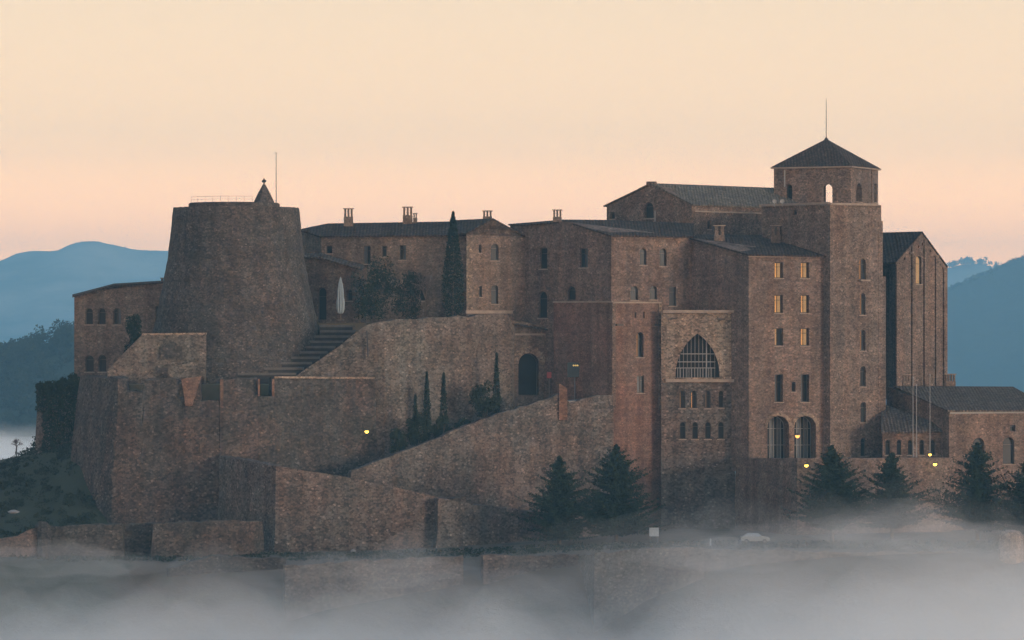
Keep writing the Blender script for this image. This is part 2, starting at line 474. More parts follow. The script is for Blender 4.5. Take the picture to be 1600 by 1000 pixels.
def building(name, label, chain, back, zb, mat, wins=None, peaks=None, cap=True, cat='building', amp=0.09, depth=0.45, parent=None, part='wall'):
    """chain: visible plan corners (px, Y, py of the wall top), left to right; back: the hidden corners, right to left.
    wins: {face index: [(px, py top, py bottom, px width, kind, style)]}; peaks: {face index: [(px, py)]}."""
    wins, peaks = wins or {}, peaks or {}
    xs = [X(c[0], c[1]) for c in chain]; ys = [c[1] for c in chain]
    root = parent or thing(name, ((min(xs) + max(xs)) / 2, sum(ys) / len(ys) + 3, zb), label, cat)
    mb = MB(); todo = []; rim = []; faces = []
    for i, (p, q) in enumerate(zip(chain, chain[1:])):
        f = Facade(p[:2], q[:2]); faces.append(f)
        top = [(0, f.z_of(p[2], 0))] + [(f.s_of(a), f.z_of(b, f.s_of(a))) for a, b in peaks.get(i, [])] + [(f.L, f.z_of(q[2], f.L))]
        top = jitter_top(top, amp)
        holes = []; deps = []
        for w in wins.get(i, []):
            px, py0, py1, wp, kind, style = w[:6]
            s0, s1 = sorted((f.s_of(px - wp / 2), f.s_of(px + wp / 2)))
            sm_ = (s0 + s1) / 2
            o = outline(kind, s0, s1, f.z_of(py1, sm_), f.z_of(py0, sm_))
            holes.append(o); deps.append(w[6].get('depth', depth) if len(w) > 6 else depth); todo.append((f, o, style, w[6] if len(w) > 6 else {}))
        wall_face(mb, f, zb, top, holes, deps)
        rim += [f.pt(*t) for t in top[:-1]]
    rim.append(P(chain[-1][0], chain[-1][2], chain[-1][1]))
    prev = rim[-1]
    if back is None: rim.pop()
    for b in [] if back is None else list(back) + [chain[0]]:
        c = P(b[0], b[2], b[1])
        mb.quad(Vector((prev.x, prev.y, zb)), Vector((c.x, c.y, zb)), c, prev)
        if b is not chain[0]: rim.append(c)
        prev = c
    if cap: cap_poly(mb, rim)
    mb.build(part, mat, root, origin=WO[root.name])
    for f, o, style, kw in todo:
        if style == 'open': continue
        window(f, o, root, style, **{'depth': depth, **kw})
    root_faces[root.name] = faces
    return root
root_faces = {}

def roof(parent, polys, mat, th=0.22, name='roof', label=None):
    mb = MB()
    for p in polys:
        mb.slab([v if isinstance(v, Vector) else P(*v) for v in p], th)
    o = mb.build(name, mat, parent)
    if label: o['label'] = label
    return o

def gable_roof(parent, f, left, peak, right, depth, mat, over=0.35, side=0.4, th=0.22):
    """left, peak, right: (px, py) on facade f; the ridge runs straight back from the facade."""
    q = []
    for px, py in (left, peak, right):
        s = f.s_of(px); q.append(Vector((s, f.z_of(py, s))))
    dl = (q[0] - q[1]).normalized(); dr = (q[2] - q[1]).normalized()
    q[0] = q[0] + dl * side; q[2] = q[2] + dr * side
    up = 0.25
    def w(p, ins): return f.pt(p.x, p.y + up, ins)
    roof(parent, [[w(q[0], -over), w(q[1], -over), w(q[1], depth), w(q[0], depth)],
                  [w(q[1], -over), w(q[2], -over), w(q[2], depth), w(q[1], depth)]], mat, th)
    return w(q[1], 0), w(q[1], depth)

def chimney(parent, px0, px1, py0, py1, Y, pillars=3, extra=0.6):
    """stone stack with slim pillars carrying a cap slab"""
    x0, x1 = X(px0, Y), X(px1, Y); z1, z0 = Z(py0, Y), Z(py1, Y)
    w = x1 - x0; zm = z0 + (z1 - z0) * 0.42
    b = MB(); b.box(((x0 + x1) / 2, Y, (z0 - extra + zm) / 2), (w * 0.94, 1.2, zm - z0 + extra))
    c = b.build('chimney', M['house'], parent)
    for k in range(pillars):
        u = (k + .5) / pillars
        p = MB(); p.box((x0 + w * u, Y, (zm + z1) / 2 - .06), (w / pillars * 0.60, 0.9, z1 - zm - .12))
        p.build('pillar', M['house'], c)
    s = MB(); s.box(((x0 + x1) / 2, Y, z1 - .06), (w * 1.08, 1.35, 0.14))
    s.build('cap_slab', M['ledge'], c)
    return c

def thick_wall(name, label, tops, pyb, mat, thick=1.8, batter=0.0, amp=0.10, bulge=0.06, cat='wall', zb=None, parent=None, ledge=False):
    """free-standing masonry wall along tops [(px, py, Y)], bottom at py pyb, leaning back by batter metres."""
    cols = []
    for (p, q) in zip(tops, tops[1:]):
        L = abs(X(q[0], q[2]) - X(p[0], p[2])) + abs(q[2] - p[2]) * .5
        n = max(1, int(L / 1.1))
        for k in range(n):
            u = k / n
            cols.append((p[0] + (q[0] - p[0]) * u, p[1] + (q[1] - p[1]) * u, p[2] + (q[2] - p[2]) * u, k > 0))
    cols.append((*tops[-1], False))
    pos = [P(c[0], c[1] , c[2]) for c in cols]
    m = len(pos); mb = MB(); rows = 9; zref = max(p.z for p in pos)
    grid = []
    for i, p in enumerate(pos):
        ia, ib = i, i
        while ia > 0 and (pos[ia] - p).xy.length < 1.6: ia -= 1
        while ib < m - 1 and (pos[ib] - p).xy.length < 1.6: ib += 1
        t = Vector((pos[ib].x - pos[ia].x, pos[ib].y - pos[ia].y, 0))
        if t.length < 1e-3: t = Vector((1, 0, 0))
        t.normalize(); nrm = Vector((t.y, -t.x, 0))
        z0 = zb if zb is not None else Z(pyb, p.y)
        zt = p.z + (rnd.uniform(-amp, amp) if cols[i][3] else 0)
        col = []
        for r in range(rows + 1):
            u = r / rows
            zv = zt + (z0 - zt) * u
            off = batter * (zref - zv) / (zref - z0) + bulge * 2 * noise.noise(Vector((p.x * .22, p.y * .22, zv * .24 + 3)))
            v = Vector((p.x, p.y, zv)) + nrm * off
            col.append(v)
        bk = Vector((p.x, p.y, zt)) - nrm * thick
        grid.append((col, bk, Vector((bk.x, bk.y, z0))))
    for i in range(m - 1):
        a, b = grid[i], grid[i + 1]
        for r in range(rows):
            mb.quad(a[0][r + 1], b[0][r + 1], b[0][r], a[0][r])
        mb.quad(a[0][0], b[0][0], b[1], a[1])
        mb.quad(b[2], a[2], a[1], b[1])
    for g, flip in ((grid[0], 1), (grid[-1], 0)):
        for r in range(rows):
            u0, u1 = r / rows, (r + 1) / rows
            b0 = g[1].lerp(g[2], u0); b1 = g[1].lerp(g[2], u1)
            q = (b1, g[0][r + 1], g[0][r], b0)
            mb.quad(*(q if flip else q[::-1]))
    o = mb.build(name, mat, parent)
    if parent is None: tag(o, label, cat)
    return o

def pxY(v): return 800 + 10 * v[0] * D / (D + v[1])
def pyZ(z, Y): return 500 - 10 * z * D / (D + Y)

def ledge(root, f, px0, px1, py, h=0.3, proud=0.25, mat='ledge', name='cornice'):
    s0, s1 = f.s_of(px0), f.s_of(px1); z = f.z_of(py, (s0 + s1) / 2)
    mb = MB(); q = [f.pt(s0, z, -proud), f.pt(s1, z, -proud), f.pt(s1, z, 0.05), f.pt(s0, z, 0.05)]
    mb.hexa(q + [v + Vector((0, 0, h)) for v in q])
    return mb.build(name, M[mat], root)

def pilaster(root, f, px, w, py0, py1, proud=0.28, mat='church', name='pilaster'):
    s = f.s_of(px); z1, z0 = f.z_of(py0, s), f.z_of(py1, s)
    mb = MB(); q = [f.pt(s - w / 2, z0, -proud), f.pt(s + w / 2, z0, -proud), f.pt(s + w / 2, z0, .05), f.pt(s - w / 2, z0, .05)]
    mb.hexa(q + [v + Vector((0, 0, z1 - z0)) for v in q])
    return mb.build(name, M[mat], root)

def interp(pts, x):
    if x <= pts[0][0]: return pts[0][1]
    for (a, b), (c, d) in zip(pts, pts[1:]):
        if x <= c:
            u = (x - a) / (c - a); u = u * u * (3 - 2 * u) * .5 + u * .5
            return b + (d - b) * u
    return pts[-1][1]

def field(name, x0, x1, nx, y0, y1, ny, h, mat):
    mb = MB()
    pts = [Vector((x0 + (x1 - x0) * i / nx, y0 + (y1 - y0) * j / ny, 0)) for j in range(ny + 1) for i in range(nx + 1)]
    for p in pts: p.z = h(p.x, p.y)
    w = nx + 1
    mb.add(pts, [(j * w + i, j * w + i + 1, (j + 1) * w + i + 1, (j + 1) * w + i) for j in range(ny) for i in range(nx)])
    o = mb.build(name, mat, None, smooth=True)
    return tag(o, kind='structure')

def fbm(x, y, sc, oct=5):
    return noise.fractal(Vector((x / sc, y / sc, 1.7)), 1.0, 2.0, oct)

# ------------------------------------------------------------------ the land
field('ground', -12000, 12000, 60, -1500, 11600, 34, lambda x, y: -128 + 5 * fbm(x, y, 900), M['field'])

RIDGE_FAR = [(-900, 450), (-200, 440), (0, 408), (28, 396), (50, 392), (85, 393), (115, 380), (130, 377), (150, 376), (175, 382), (215, 390), (265, 391),
             (420, 404), (800, 430), (1200, 450), (1440, 428), (1478, 419), (1505, 412), (1530, 411), (1560, 419), (1700, 440), (2400, 470)]
RIDGE_RIGHT = [(900, 585), (1200, 545), (1400, 484), (1478, 452), (1500, 441), (1540, 426), (1580, 408), (1600, 401), (1700, 372), (1850, 390), (2300, 450)]
RIDGE_WOOD = [(-700, 600), (-200, 575), (0, 553), (40, 541), (75, 535), (110, 521), (150, 512), (260, 530), (420, 575), (700, 640)]

def ridge_field(name, prof, Yd, half, nx, ny, mat, zb, rgh, xr=1.0, back=1.0):
    sc = (D + Yd) / D * 0.1
    x0, x1 = (prof[0][0] - 800) * sc, (prof[-1][0] - 800) * sc
    def h(x, y):
        top = (500 - interp(prof, x / sc + 800)) * sc
        u = (y - Yd) / half
        k = max(0.0, 1 - abs(u)) ** 1.15
        n = rgh * fbm(x, y, half * .35) * (1 - k * .93) * min(1, k * 6)
        return zb + (top - zb) * k + n
    return field(name, x0, x1, nx, Yd - half, Yd + half, ny, h, mat)
ridge_field('far_mountain', RIDGE_FAR, 9400, 1900, 260, 30, M['field'], -131, 55)
ridge_field('wooded_mountain', RIDGE_RIGHT, 5800, 1500, 150, 40, M['forest'], -131, 45)
ridge_field('wooded_hill', RIDGE_WOOD, 1500, 380, 120, 36, M['forest'], -131, 14)

# castle rock: a lower platform, the steep left flank and the ground under the walls
FLANK = [(-140, -40), (-80, -22.5), (-77, -21.4), (-74, -19), (-70, -16.5), (-66, -13.5), (-60, -12.6), (-22, -13), (-8, -26), (200, -27)]
def rock(x, y):
    plat = -33.8 + 1.6 / (1 + math.exp(-(x - 0) / 8))
    if x < -64: plat += (-64 - x) * .05
    top = interp(FLANK, x)
    if x > -25: u = (y + 4) / 10
    else: u = (y + 34 - max(0, (x + 66)) * .55) / (46 - max(0, min(1, (x + 70) / 12)) * 22)
    u = max(0, min(1, u))
    k = u * u * (3 - 2 * u)
    z = plat + (top - plat) * k
    f = max(0.0, (-y - 62) / 30) if y < -62 else 0.0
    z -= 45 * min(1, f) * min(1, f) + (f > 1) * (f - 1) * 18
    b = max(0.0, (y - 55) / 90)
    z -= 60 * min(1.7, b)
    e = max(0.0, (abs(x) - 120) / 60)
    z -= 55 * e * e if e < 1.2 else 79
    return max(-126, z + .5 * fbm(x, y, 9) * (0.25 if x > -60 else 1))
m, n, l, b = newmat('castle_ground')
g = N(n, 'ShaderNodeNewGeometry'); q = N(n, 'ShaderNodeTexNoise'); q.inputs['Scale'].default_value = .11; q.inputs['Detail'].default_value = 9; q.inputs['Roughness'].default_value = .7
sp = N(n, 'ShaderNodeSeparateXYZ'); mr = N(n, 'ShaderNodeMapRange'); mr.inputs[1].default_value = -66; mr.inputs[2].default_value = -50; mr.inputs[3].default_value = -.35; mr.inputs[4].default_value = .12
ad = N(n, 'ShaderNodeMath', operation='ADD')
l.new(g.outputs['Position'], q.inputs[0]); l.new(g.outputs['Position'], sp.inputs[0]); l.new(sp.outputs[0], mr.inputs[0]); l.new(q.outputs['Fac'], ad.inputs[0]); l.new(mr.outputs[0], ad.inputs[1])
l.new(mixc(n, l, ramp(n, l, ad.outputs[0], [(.42, 0), (.62, 1)]), (.020, .029, .017), (.078, .062, .047)), b.inputs['Base Color']); b.inputs['Roughness'].default_value = 1
bp = N(n, 'ShaderNodeBump'); bp.inputs['Strength'].default_value = .8; bp.inputs['Distance'].default_value = .6; l.new(q.outputs['Fac'], bp.inputs['Height']); l.new(bp.outputs[0], b.inputs['Normal'])
field('castle_rock', -210, 210, 150, -170, 170, 130, rock, m)

def terrace(name, pts, z, mat, th=0.5):
    mb = MB(); mb.slab([Vector((X(p, y), y, z)) for p, y in pts], th)
    return tag(mb.build(name, M[mat]), kind='structure')
terrace('bastion_terrace', [(128, -6), (178, -18.5), (345, -19), (430, -17.5), (585, -13.5), (585, 12), (128, 14)], -9.75, 'ground', 18)
terrace('upper_terrace', [(478, 2), (572, -2.5), (602, -12.4), (796, -1.5), (796, 7), (868, 9), (868, 30), (478, 30)], -0.45, 'ground', 12)
terrace('hotel_terrace', [(1166, -10), (1246, -22), (1478, -14.5), (1479, -11), (1620, -4.5), (1620, 45), (1166, 45)], -21.6, 'ground', 9)
mb = MB()
rp = [(546, -27.0, -16.6), (640, -22.6, -12.2), (760, -17.4, -5.6), (815, -14.8, 3.8), (868, -12.0, 4.5), (956, -8.6, 0.5)]
rz = [-23.9, -21.4, -16.6, -14.2, -12.6, -12.0]
for i in range(5):
    a, b = rp[i], rp[i + 1]
    mb.slab([Vector((X(a[0], a[1]), a[1], rz[i])), Vector((X(b[0], b[1]), b[1], rz[i + 1])), Vector((X(b[0], b[2]), b[2], rz[i + 1])), Vector((X(a[0], a[2]), a[2], rz[i]))], 1.2)
tag(mb.build('ramp_road', M['road']), kind='structure')

# ------------------------------------------------------------------ the round tower
TC = (369, 0.0)
tx = X(*TC)
tw = thing('round_tower', (tx, 0, Z(600, 0)), 'massive round rubble tower with sloping sides at the left of the castle', 'tower')
prof = [(318 + 7, 98), (340, 99.5), (360, 101.5), (400, 106), (440, 113), (470, 119.5), (500, 126), (520, 130), (560, 136), (600, 141), (640, 144)]
mb = MB(); n = 110; rows = 46; pts = []
for j in range(rows + 1):
    py = 325 + (640 - 325) * j / rows
    for k in range(n):
        t = 2 * math.pi * k / n
        r = interp(prof, py) / 10 + 0.11 * noise.fractal(Vector((math.cos(t) * 9, math.sin(t) * 9, py * .08)), 1, 2, 4)
        zz = Z(py, 0) + (0.10 * noise.noise(Vector((math.cos(t) * 14, math.sin(t) * 14, 5))) if j == 0 else 0)
        pts.append((tx + r * math.cos(t), r * math.sin(t), zz))
mb.add(pts, [(j * n + k, (j + 1) * n + k, (j + 1) * n + (k + 1) % n, j * n + (k + 1) % n) for j in range(rows) for k in range(n)] + [tuple(range(n))])
mb.build('wall', M['tower'], tw)
mb = MB(); mb.lathe((X(366, 0), 0, 0), [(7.15, Z(330, 0)), (7.1, Z(318.5, 0)), (6.9, Z(317.3, 0))], 60)
mb.build('platform', M['tower'], tw)
mb = MB(); c = (X(412.5, -2.5), -2.5, 0)
mb.lathe(c, [(1.75, Z(322, 0)), (1.62, Z(317, 0)), (1.25, Z(309, 0)), (0.85, Z(301, 0)), (0.42, Z(293, 0)), (0.16, Z(288.5, 0))], 10)
tu = mb.build('turret_roof', M['tower'], tw)
mb = MB(); mb.lathe((c[0], c[1], Z(288.5, 0)), [(.1, 0), (.12, .2), (.34, .35), (.34, .55), (.1, .75), (.03, 1.0)], 8); mb.build('finial', M['tower'], tu)
mb = MB(); mb.tube((X(431.5, -1), -1, Z(320, 0)), (X(431.5, -1), -1, Z(239, 0)), .085, .05); mb.box((X(431.5, -1), -1, Z(239.5, 0)), (.45, .08, .08)); mb.build('mast', M['palebar'], tw)
rl = thing('railing', (tx, -4, Z(318, 0)), parent=tw)
last = None
for k in range(9):
    px = 298 + k * 12.3; x = X(px, -3); cx = X(366, 0)
    y = -math.sqrt(max(0.2, 6.9 ** 2 - (x - cx) ** 2))
    a = Vector((x, y, Z(318, 0))); b = a + Vector((0, 0, .95))
    q = MB(); q.tube(a, b, .025, n=5); q.build('post', M['palebar'], rl)
    if last is not None:
        q = MB(); q.tube(last, b, .025, n=5); q.tube(last - Vector((0, 0, .45)), b - Vector((0, 0, .45)), .02, n=4); q.build('rail', M['palebar'], rl)
    last = b

# ------------------------------------------------------------------ houses left of and behind the tower
g = building('gallery_house', 'low stone house with arched windows beside the round tower at the far left',
    [(116, 6, 463.5), (256, 1, 442)], [(256, 16, 440), (116, 18, 461)], Z(600, 6), M['house'],
    {0: [(139, 481, 507, 12, 'arch', 'd'), (159, 481, 507, 12, 'arch', 'd'), (183, 481, 507, 12, 'arch', 'db'),
         (140, 555, 581, 13, 'arch', 'd'), (160, 554, 581, 12, 'arch', 'd'), (246, 478, 512, 6, 'rect', 'k', dict(sill=False))]},
    {0: [(178, 446.5), (225, 444.5)]})
roof(g, [[(113, 463, 5.4), (178, 445, 3.2), (178, 443, 16), (113, 460, 18.5)], [(178, 445, 3.2), (225, 443, 1.6), (258, 440.5, .5), (258, 438, 16), (178, 443, 16)]], M['tile'], .2)
chimney(g, 251, 261, 434, 442, 8, 2)

h = building('long_house', 'long stone house with a dark tiled roof and chimneys behind the tall cypress',
    [(468, 20, 358), (502, 13, 369), (731, 6, 367)], [(740, 20, 367), (500, 30, 360)], Z(535, 13), M['house'],
    {1: [(573, 384, 412, 12, 'rect', 'bd'), (600, 384, 401, 8, 'rect', 'd'), (629, 383, 406, 11, 'rect', 'db'), (660, 447, 470, 9, 'rect', 'd'), (514, 384, 396, 10, 'rect', 'd')]})
roof(h, [[(500, 369, 12.5), (734, 366.5, 5.4), (770, 345, 13), (512, 349, 21)], [(466, 358.5, 20), (500, 369, 12.5), (512, 349, 21)], [(512, 349, 21), (770, 345, 13), (790, 360, 22), (505, 362, 30)], [(466, 358.5, 20), (512, 349, 21), (505, 362, 30)]], M['tile'])
chimney(h, 537, 552, 325.5, 348, 18); chimney(h, 629, 645, 323, 346, 16.5); chimney(h, 645.5, 652, 333, 346, 16.5, 2); chimney(h, 754, 769, 329, 345, 13)

g = building('porch_house', 'low stone porch with a sloping roof tucked behind the round tower',
    [(474, 9, 399), (562, 4, 417)], [(575, 12, 417), (474, 14, 395)], Z(535, 5), M['house'],
    {0: [(503, 449, 500, 14, 'arch', 'k', dict(sill=False, name='doorway')), (546, 452, 470, 9, 'arch', 'd')]})
roof(g, [[(472, 402, 8.4), (497, 401, 7), (566, 421, 3.2), (574, 413, 12.3), (505, 393, 13.4), (472, 393, 14)]], M['tile_brown'])

gable_h = g = building('gable_house', 'narrow gabled stone house with two tall windows right of the cypress',
    [(729, 3, 366), (820, 8, 371)], [(805, 24, 371), (725, 20, 366)], Z(535, 3), M['house'],
    {0: [(773, 381, 407, 12, 'arch', 'd'), (773, 445, 475, 11, 'arch', 'd'), (750, 382, 395, 4, 'rect', 'k'), (751, 447, 464, 4, 'rect', 'k')]},
    {0: [(770, 343.5)]})
gable_roof(g, root_faces[g.name][0], (729, 366), (770, 343.5), (820, 371), 13, M['tile'], over=.15, side=.15)
ledge(g, root_faces[g.name][0], 727, 800, 490, .5, .3)

k_ = building('corner_house', 'tall stone corner house with arched windows above the gate and the brick turret',
    [(797, 11.5, 352), (816, 8.4, 351), (955, -6, 368), (1082, 0, 370)], [(1082, 14, 352), (950, 16, 346), (800, 20, 352)], Z(640, -2), M['warm'],
    {1: [(849, 387, 420, 12, 'rect', 'd'), (912, 388, 418, 13, 'rect', 'db'), (893, 447, 469, 13, 'arch', 'd', dict(sill=False)), (848, 455, 497, 14, 'arch', 'd')],
     2: [(1005, 388, 414, 10.5, 'arch', 'd'), (1036, 388, 416, 11, 'arch', 'd'), (991, 447, 469, 12, 'arch', 'd'), (1021, 447, 468, 11.5, 'arch', 'd'), (1051, 448, 478, 11, 'rect', 'd')]},
    {1: [(887, 346.5)]})
roof(k_, [[(884, 345.6, 1.4), (954, 367.6, -6.6), (1084, 369.5, -.6), (1084, 349, 12), (950, 343.5, 10)],
          [(794, 350, 12), (819, 351, 7.4), (884, 345.6, 1.4), (950, 343.5, 10), (880, 343, 16)]], M['tile'])
chimney(k_, 863.5, 878, 327.5, 347, 7)

# ------------------------------------------------------------------ the church
f0 = Facade((948, 26), (1081, 13))
far = f0.b - f0.n * 31; farl = f0.a - f0.n * 31
ze, zl = Z(320, 13), Z(322, 26)
ch = building('church_nave', 'church nave with a gabled front and long pale tiled roof behind the houses',
    [(948, 26, 322), (1081, 13, 320), (pxY(far), far.y, pyZ(ze, far.y))], [(pxY(farl), farl.y, pyZ(zl, farl.y))], 2.0, M['church'],
    {0: [(1014, 316, 341, 14, 'arch', 'd'), (957, 331, 342, 7, 'rect', 'd')], 1: [(1108, 345, 358, 5, 'rect', 'd')]},
    {0: [(1011, 288), (1025, 288)]})
fN = root_faces[ch.name][0]
gable_roof(ch, fN, (948, 322), (1018, 288.5), (1081, 320), 31.5, M['tile_pale'], over=.3, side=.5)
mb = MB(); p = P(1018, 288, 19.3); mb.box(p + Vector((0, 0, .1)), (1.5, .8, .7), -.5); mb.build('gable_cap', M['church'], ch)
ledge(ch, root_faces[ch.name][1], 1084, 1190, 333, .25, .25)
mb = MB(); a = fN.s_of(1025); mb.tube(fN.pt(a, fN.z_of(352, a), -.2), fN.pt(a, fN.z_of(329, a), -.2), .16); mb.build('downpipe', M['palebar'], ch)

kk = 640 / 600
c = Vector((X(1291, 40), 40)); e1 = Vector((11.5, -5.3)) * kk; e2 = Vector((5.3, 11.5)) * kk
cor = [c - (e1 + e2) / 2, c + (e1 - e2) / 2, c + (e1 + e2) / 2, c + (e2 - e1) / 2]
zt, zc = Z(263, 40), Z(318.5, 30)
chn = [(pxY(v), v.y, pyZ(zt, v.y)) for v in cor + cor[:1]]
cb = building('lantern_tower', 'square lantern tower with a pyramid roof and spike crowning the church', chn, None, -20.0, M['church'],
    {0: [(1293, 287.5, 318, 15, 'arch', 'open'), (1233, 288, 312, 10, 'arch', 'k')], 1: [(1342.5, 286, 315, 8.5, 'arch', 'k'), (1368, 287, 316, 4, 'rect', 'k')],
     2: [(1298, 283, 322, 15, 'arch', 'open')]}, cap=True, depth=0.9, cat='tower')
apex = Vector((c.x, c.y, Z(217, 40)))
mb = MB()
ce = [Vector((c.x, c.y)) + (v - c) * 1.06 for v in cor]
base = [Vector((v.x, v.y, zt + .05)) for v in ce]
for i in range(4): mb.tri(base[i], base[(i + 1) % 4], apex)
mb.add(base, [(3, 2, 1, 0)])
rf = mb.build('roof', M['tile'], cb)
mb = MB(); mb.slab([b - Vector((0, 0, .04)) for b in base], .22); mb.build('eaves', M['ledge'], rf)
mb = MB(); mb.lathe(apex - Vector((0, 0, .5)), [(.5, 0), (.3, .5), (.1, .8)], 8); mb.tube(apex, apex + Vector((0, 0, 6.7)), .075, .04, 5); mb.build('spike', M['iron'], rf)
ft = root_faces[cb.name][1]
pilaster(cb, ft, 1362, .45, 264, 319, .12, 'church')
mb = MB(); f1 = root_faces[cb.name][0]; q = f1.s_of(1227); mb.tube(f1.pt(q, f1.z_of(292, q), -.3), f1.pt(q, f1.z_of(266, q), -.3), .12); mb.build('downpipe', M['palebar'], cb)

bt = building('stair_tower', 'tall square church tower with a column of narrow windows at the right',
    [(1190, 5, 322.5), (1297, -8.5, 320.5), (1377, -3.4, 320.5)], [(1372, 14, 322), (1215, 20, 323)], Z(735, -5), M['church'],
    {0: [(1242, 328, 336, 6, 'rect', 'k', dict(sill=False))],
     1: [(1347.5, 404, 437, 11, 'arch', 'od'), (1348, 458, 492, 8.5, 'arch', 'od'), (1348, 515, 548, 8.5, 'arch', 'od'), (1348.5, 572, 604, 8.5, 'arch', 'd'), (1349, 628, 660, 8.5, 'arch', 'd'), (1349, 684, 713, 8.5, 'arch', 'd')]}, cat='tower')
fB = root_faces[bt.name]
ledge(bt, fB[0], 1188.5, 1297, 321, .35, .3); ledge(bt, fB[1], 1296.5, 1371, 321, .35, .3)
q = fB[1].L; mb = MB()
for z0, z1, w in ((Z(735, -4), Z(432, -4), .85), (Z(432, -4), Z(345, -4), .25)):
    p = [fB[1].pt(q - .6, z0, -.06), fB[1].pt(q + w, z0, -.06), fB[1].pt(q + w, z0, 4), fB[1].pt(q - .6, z0, 4)]
    mb.hexa(p + [v + Vector((0, 0, z1 - z0)) for v in p])
mb.build('buttress', M['church'], bt)
s = fB[1].s_of(1347.5); z = fB[1].z_of(437, s)
mb = MB(); p = [fB[1].pt(s - .9, z - .25, -.9), fB[1].pt(s + .9, z - .25, -.9), fB[1].pt(s + .9, z - .25, 0), fB[1].pt(s - .9, z - .25, 0)]
mb.hexa(p + [v + Vector((0, 0, .25)) for v in p]); bal = mb.build('balcony', M['ledge'], bt)
mb = MB()
for k in range(8): mb.tube(fB[1].pt(s - .85 + k * .243, z, -.85), fB[1].pt(s - .85 + k * .243, z + .9, -.85), .03, n=4)
mb.tube(fB[1].pt(s - .9, z + .9, -.85), fB[1].pt(s + .9, z + .9, -.85), .04, n=4); mb.build('railing', M['iron'], bal)
for px in (1210, 1222):
    mb = MB(); p = P(px, 318, -1)
    mb.tube(p - Vector((0, 0, .5)), p + Vector((0, 0, .2)), .05)
    cc = p + Vector((0, -.1, .35))
    ring = [(cc + Vector((r * math.cos(t), -.25 * r * r * 2, r * math.sin(t)))) for r in (.06, .2, .34) for t in [2 * math.pi * k / 12 for k in range(12)]]
    mb.add(ring, [(j * 12 + k, j * 12 + (k + 1) % 12, (j + 1) * 12 + (k + 1) % 12, (j + 1) * 12 + k) for j in range(2) for k in range(12)] + [tuple(range(12))])
    mb.build('satellite_dish', M['palebar'], bt)

ap = building('church_transept', 'tall gabled church end wall with flat pilasters and a window with a painted amber sky reflection',
    [(1366, 34, 406), (1400, 18, 410), (1478, 25, 416)], [(1450, 54, 416), (1385, 52, 406)], Z(625, 18), M['church'],
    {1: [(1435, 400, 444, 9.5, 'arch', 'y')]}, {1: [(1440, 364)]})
fA = root_faces[ap.name][1]
gable_roof(ap, fA, (1400, 410), (1440, 364), (1478, 416), 30, M['tile'], over=.2, side=.35)
for px, py in ((1402, 412), (1426.5, 384), (1445.5, 374), (1463.5, 399), (1476, 418)): pilaster(ap, fA, px, .75, py, 620)
for (pa, ya), (pb, yb) in zip(((1402, 416), (1426.5, 390), (1445.5, 379), (1463.5, 403)), ((1426.5, 390), (1445.5, 379), (1463.5, 403), (1476, 421))):
    for k in range(3):
        u = (k + .5) / 3; s = fA.s_of(pa + (pb - pa) * u); z = fA.z_of(ya + (yb - ya) * u + 3, s)
        mb = MB(); q = [fA.pt(s - .22, z, -.2), fA.pt(s + .22, z, -.2), fA.pt(s + .22, z, 0), fA.pt(s - .22, z, 0)]
        mb.hexa(q + [v + Vector((0, 0, .4)) for v in q]); mb.build('corbel', M['church'], ap)

# ------------------------------------------------------------------ the hotel wing
hw = building('hotel_wing', 'tall stone wing with painted warm sky reflections on windows in two columns and two great round arches',
    [(1080, 0, 372), (1170, -10.4, 397.5), (1296, -7, 400)], [(1296, 12, 372), (1085, 12, 368)], Z(735, -6), M['warm'],
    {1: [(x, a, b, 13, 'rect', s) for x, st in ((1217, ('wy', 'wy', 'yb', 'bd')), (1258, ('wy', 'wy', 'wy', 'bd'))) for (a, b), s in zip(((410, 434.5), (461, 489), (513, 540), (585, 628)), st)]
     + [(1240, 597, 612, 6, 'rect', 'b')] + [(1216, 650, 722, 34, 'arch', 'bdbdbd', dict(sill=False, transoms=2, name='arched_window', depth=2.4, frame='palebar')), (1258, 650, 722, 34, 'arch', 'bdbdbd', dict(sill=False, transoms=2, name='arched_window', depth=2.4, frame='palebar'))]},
    depth=1.15)
roof(hw, [[(1077, 371.5, -.4), (1168, 397.3, -11), (1298.5, 400, -7.6), (1298.5, 367, 9), (1090, 366.5, 8)]], M['tile'])
fH = root_faces[hw.name]
ledge(hw, fH[1], 1169, 1295, 402, .22, .18)
chimney(hw, 1115, 1133, 352, 379, 0, 2); chimney(hw, 1204, 1220, 352, 378, 1, 2)
for px in (1216, 1258):                         # raised stone ring round each arch
    s = fH[1].s_of(px); s0, s1 = fH[1].s_of(px - 17), fH[1].s_of(px + 17); r = (s1 - s0) / 2; zc_ = fH[1].z_of(650, s) - r
    mb = MB(); n = 16; q = []
    for rr, ins in ((r + .02, -.1), (r + .55, -.1), (r + .55, .02)):
        for k in range(n + 1):
            t = math.pi * k / n; q.append(fH[1].pt(s + rr * math.cos(t), zc_ + rr * math.sin(t), ins))
    mb.add(q, [(j * (n + 1) + k, j * (n + 1) + k + 1, (j + 1) * (n + 1) + k + 1, (j + 1) * (n + 1) + k) for j in range(2) for k in range(n)])
    mb.build('archivolt', M['pale'], hw)

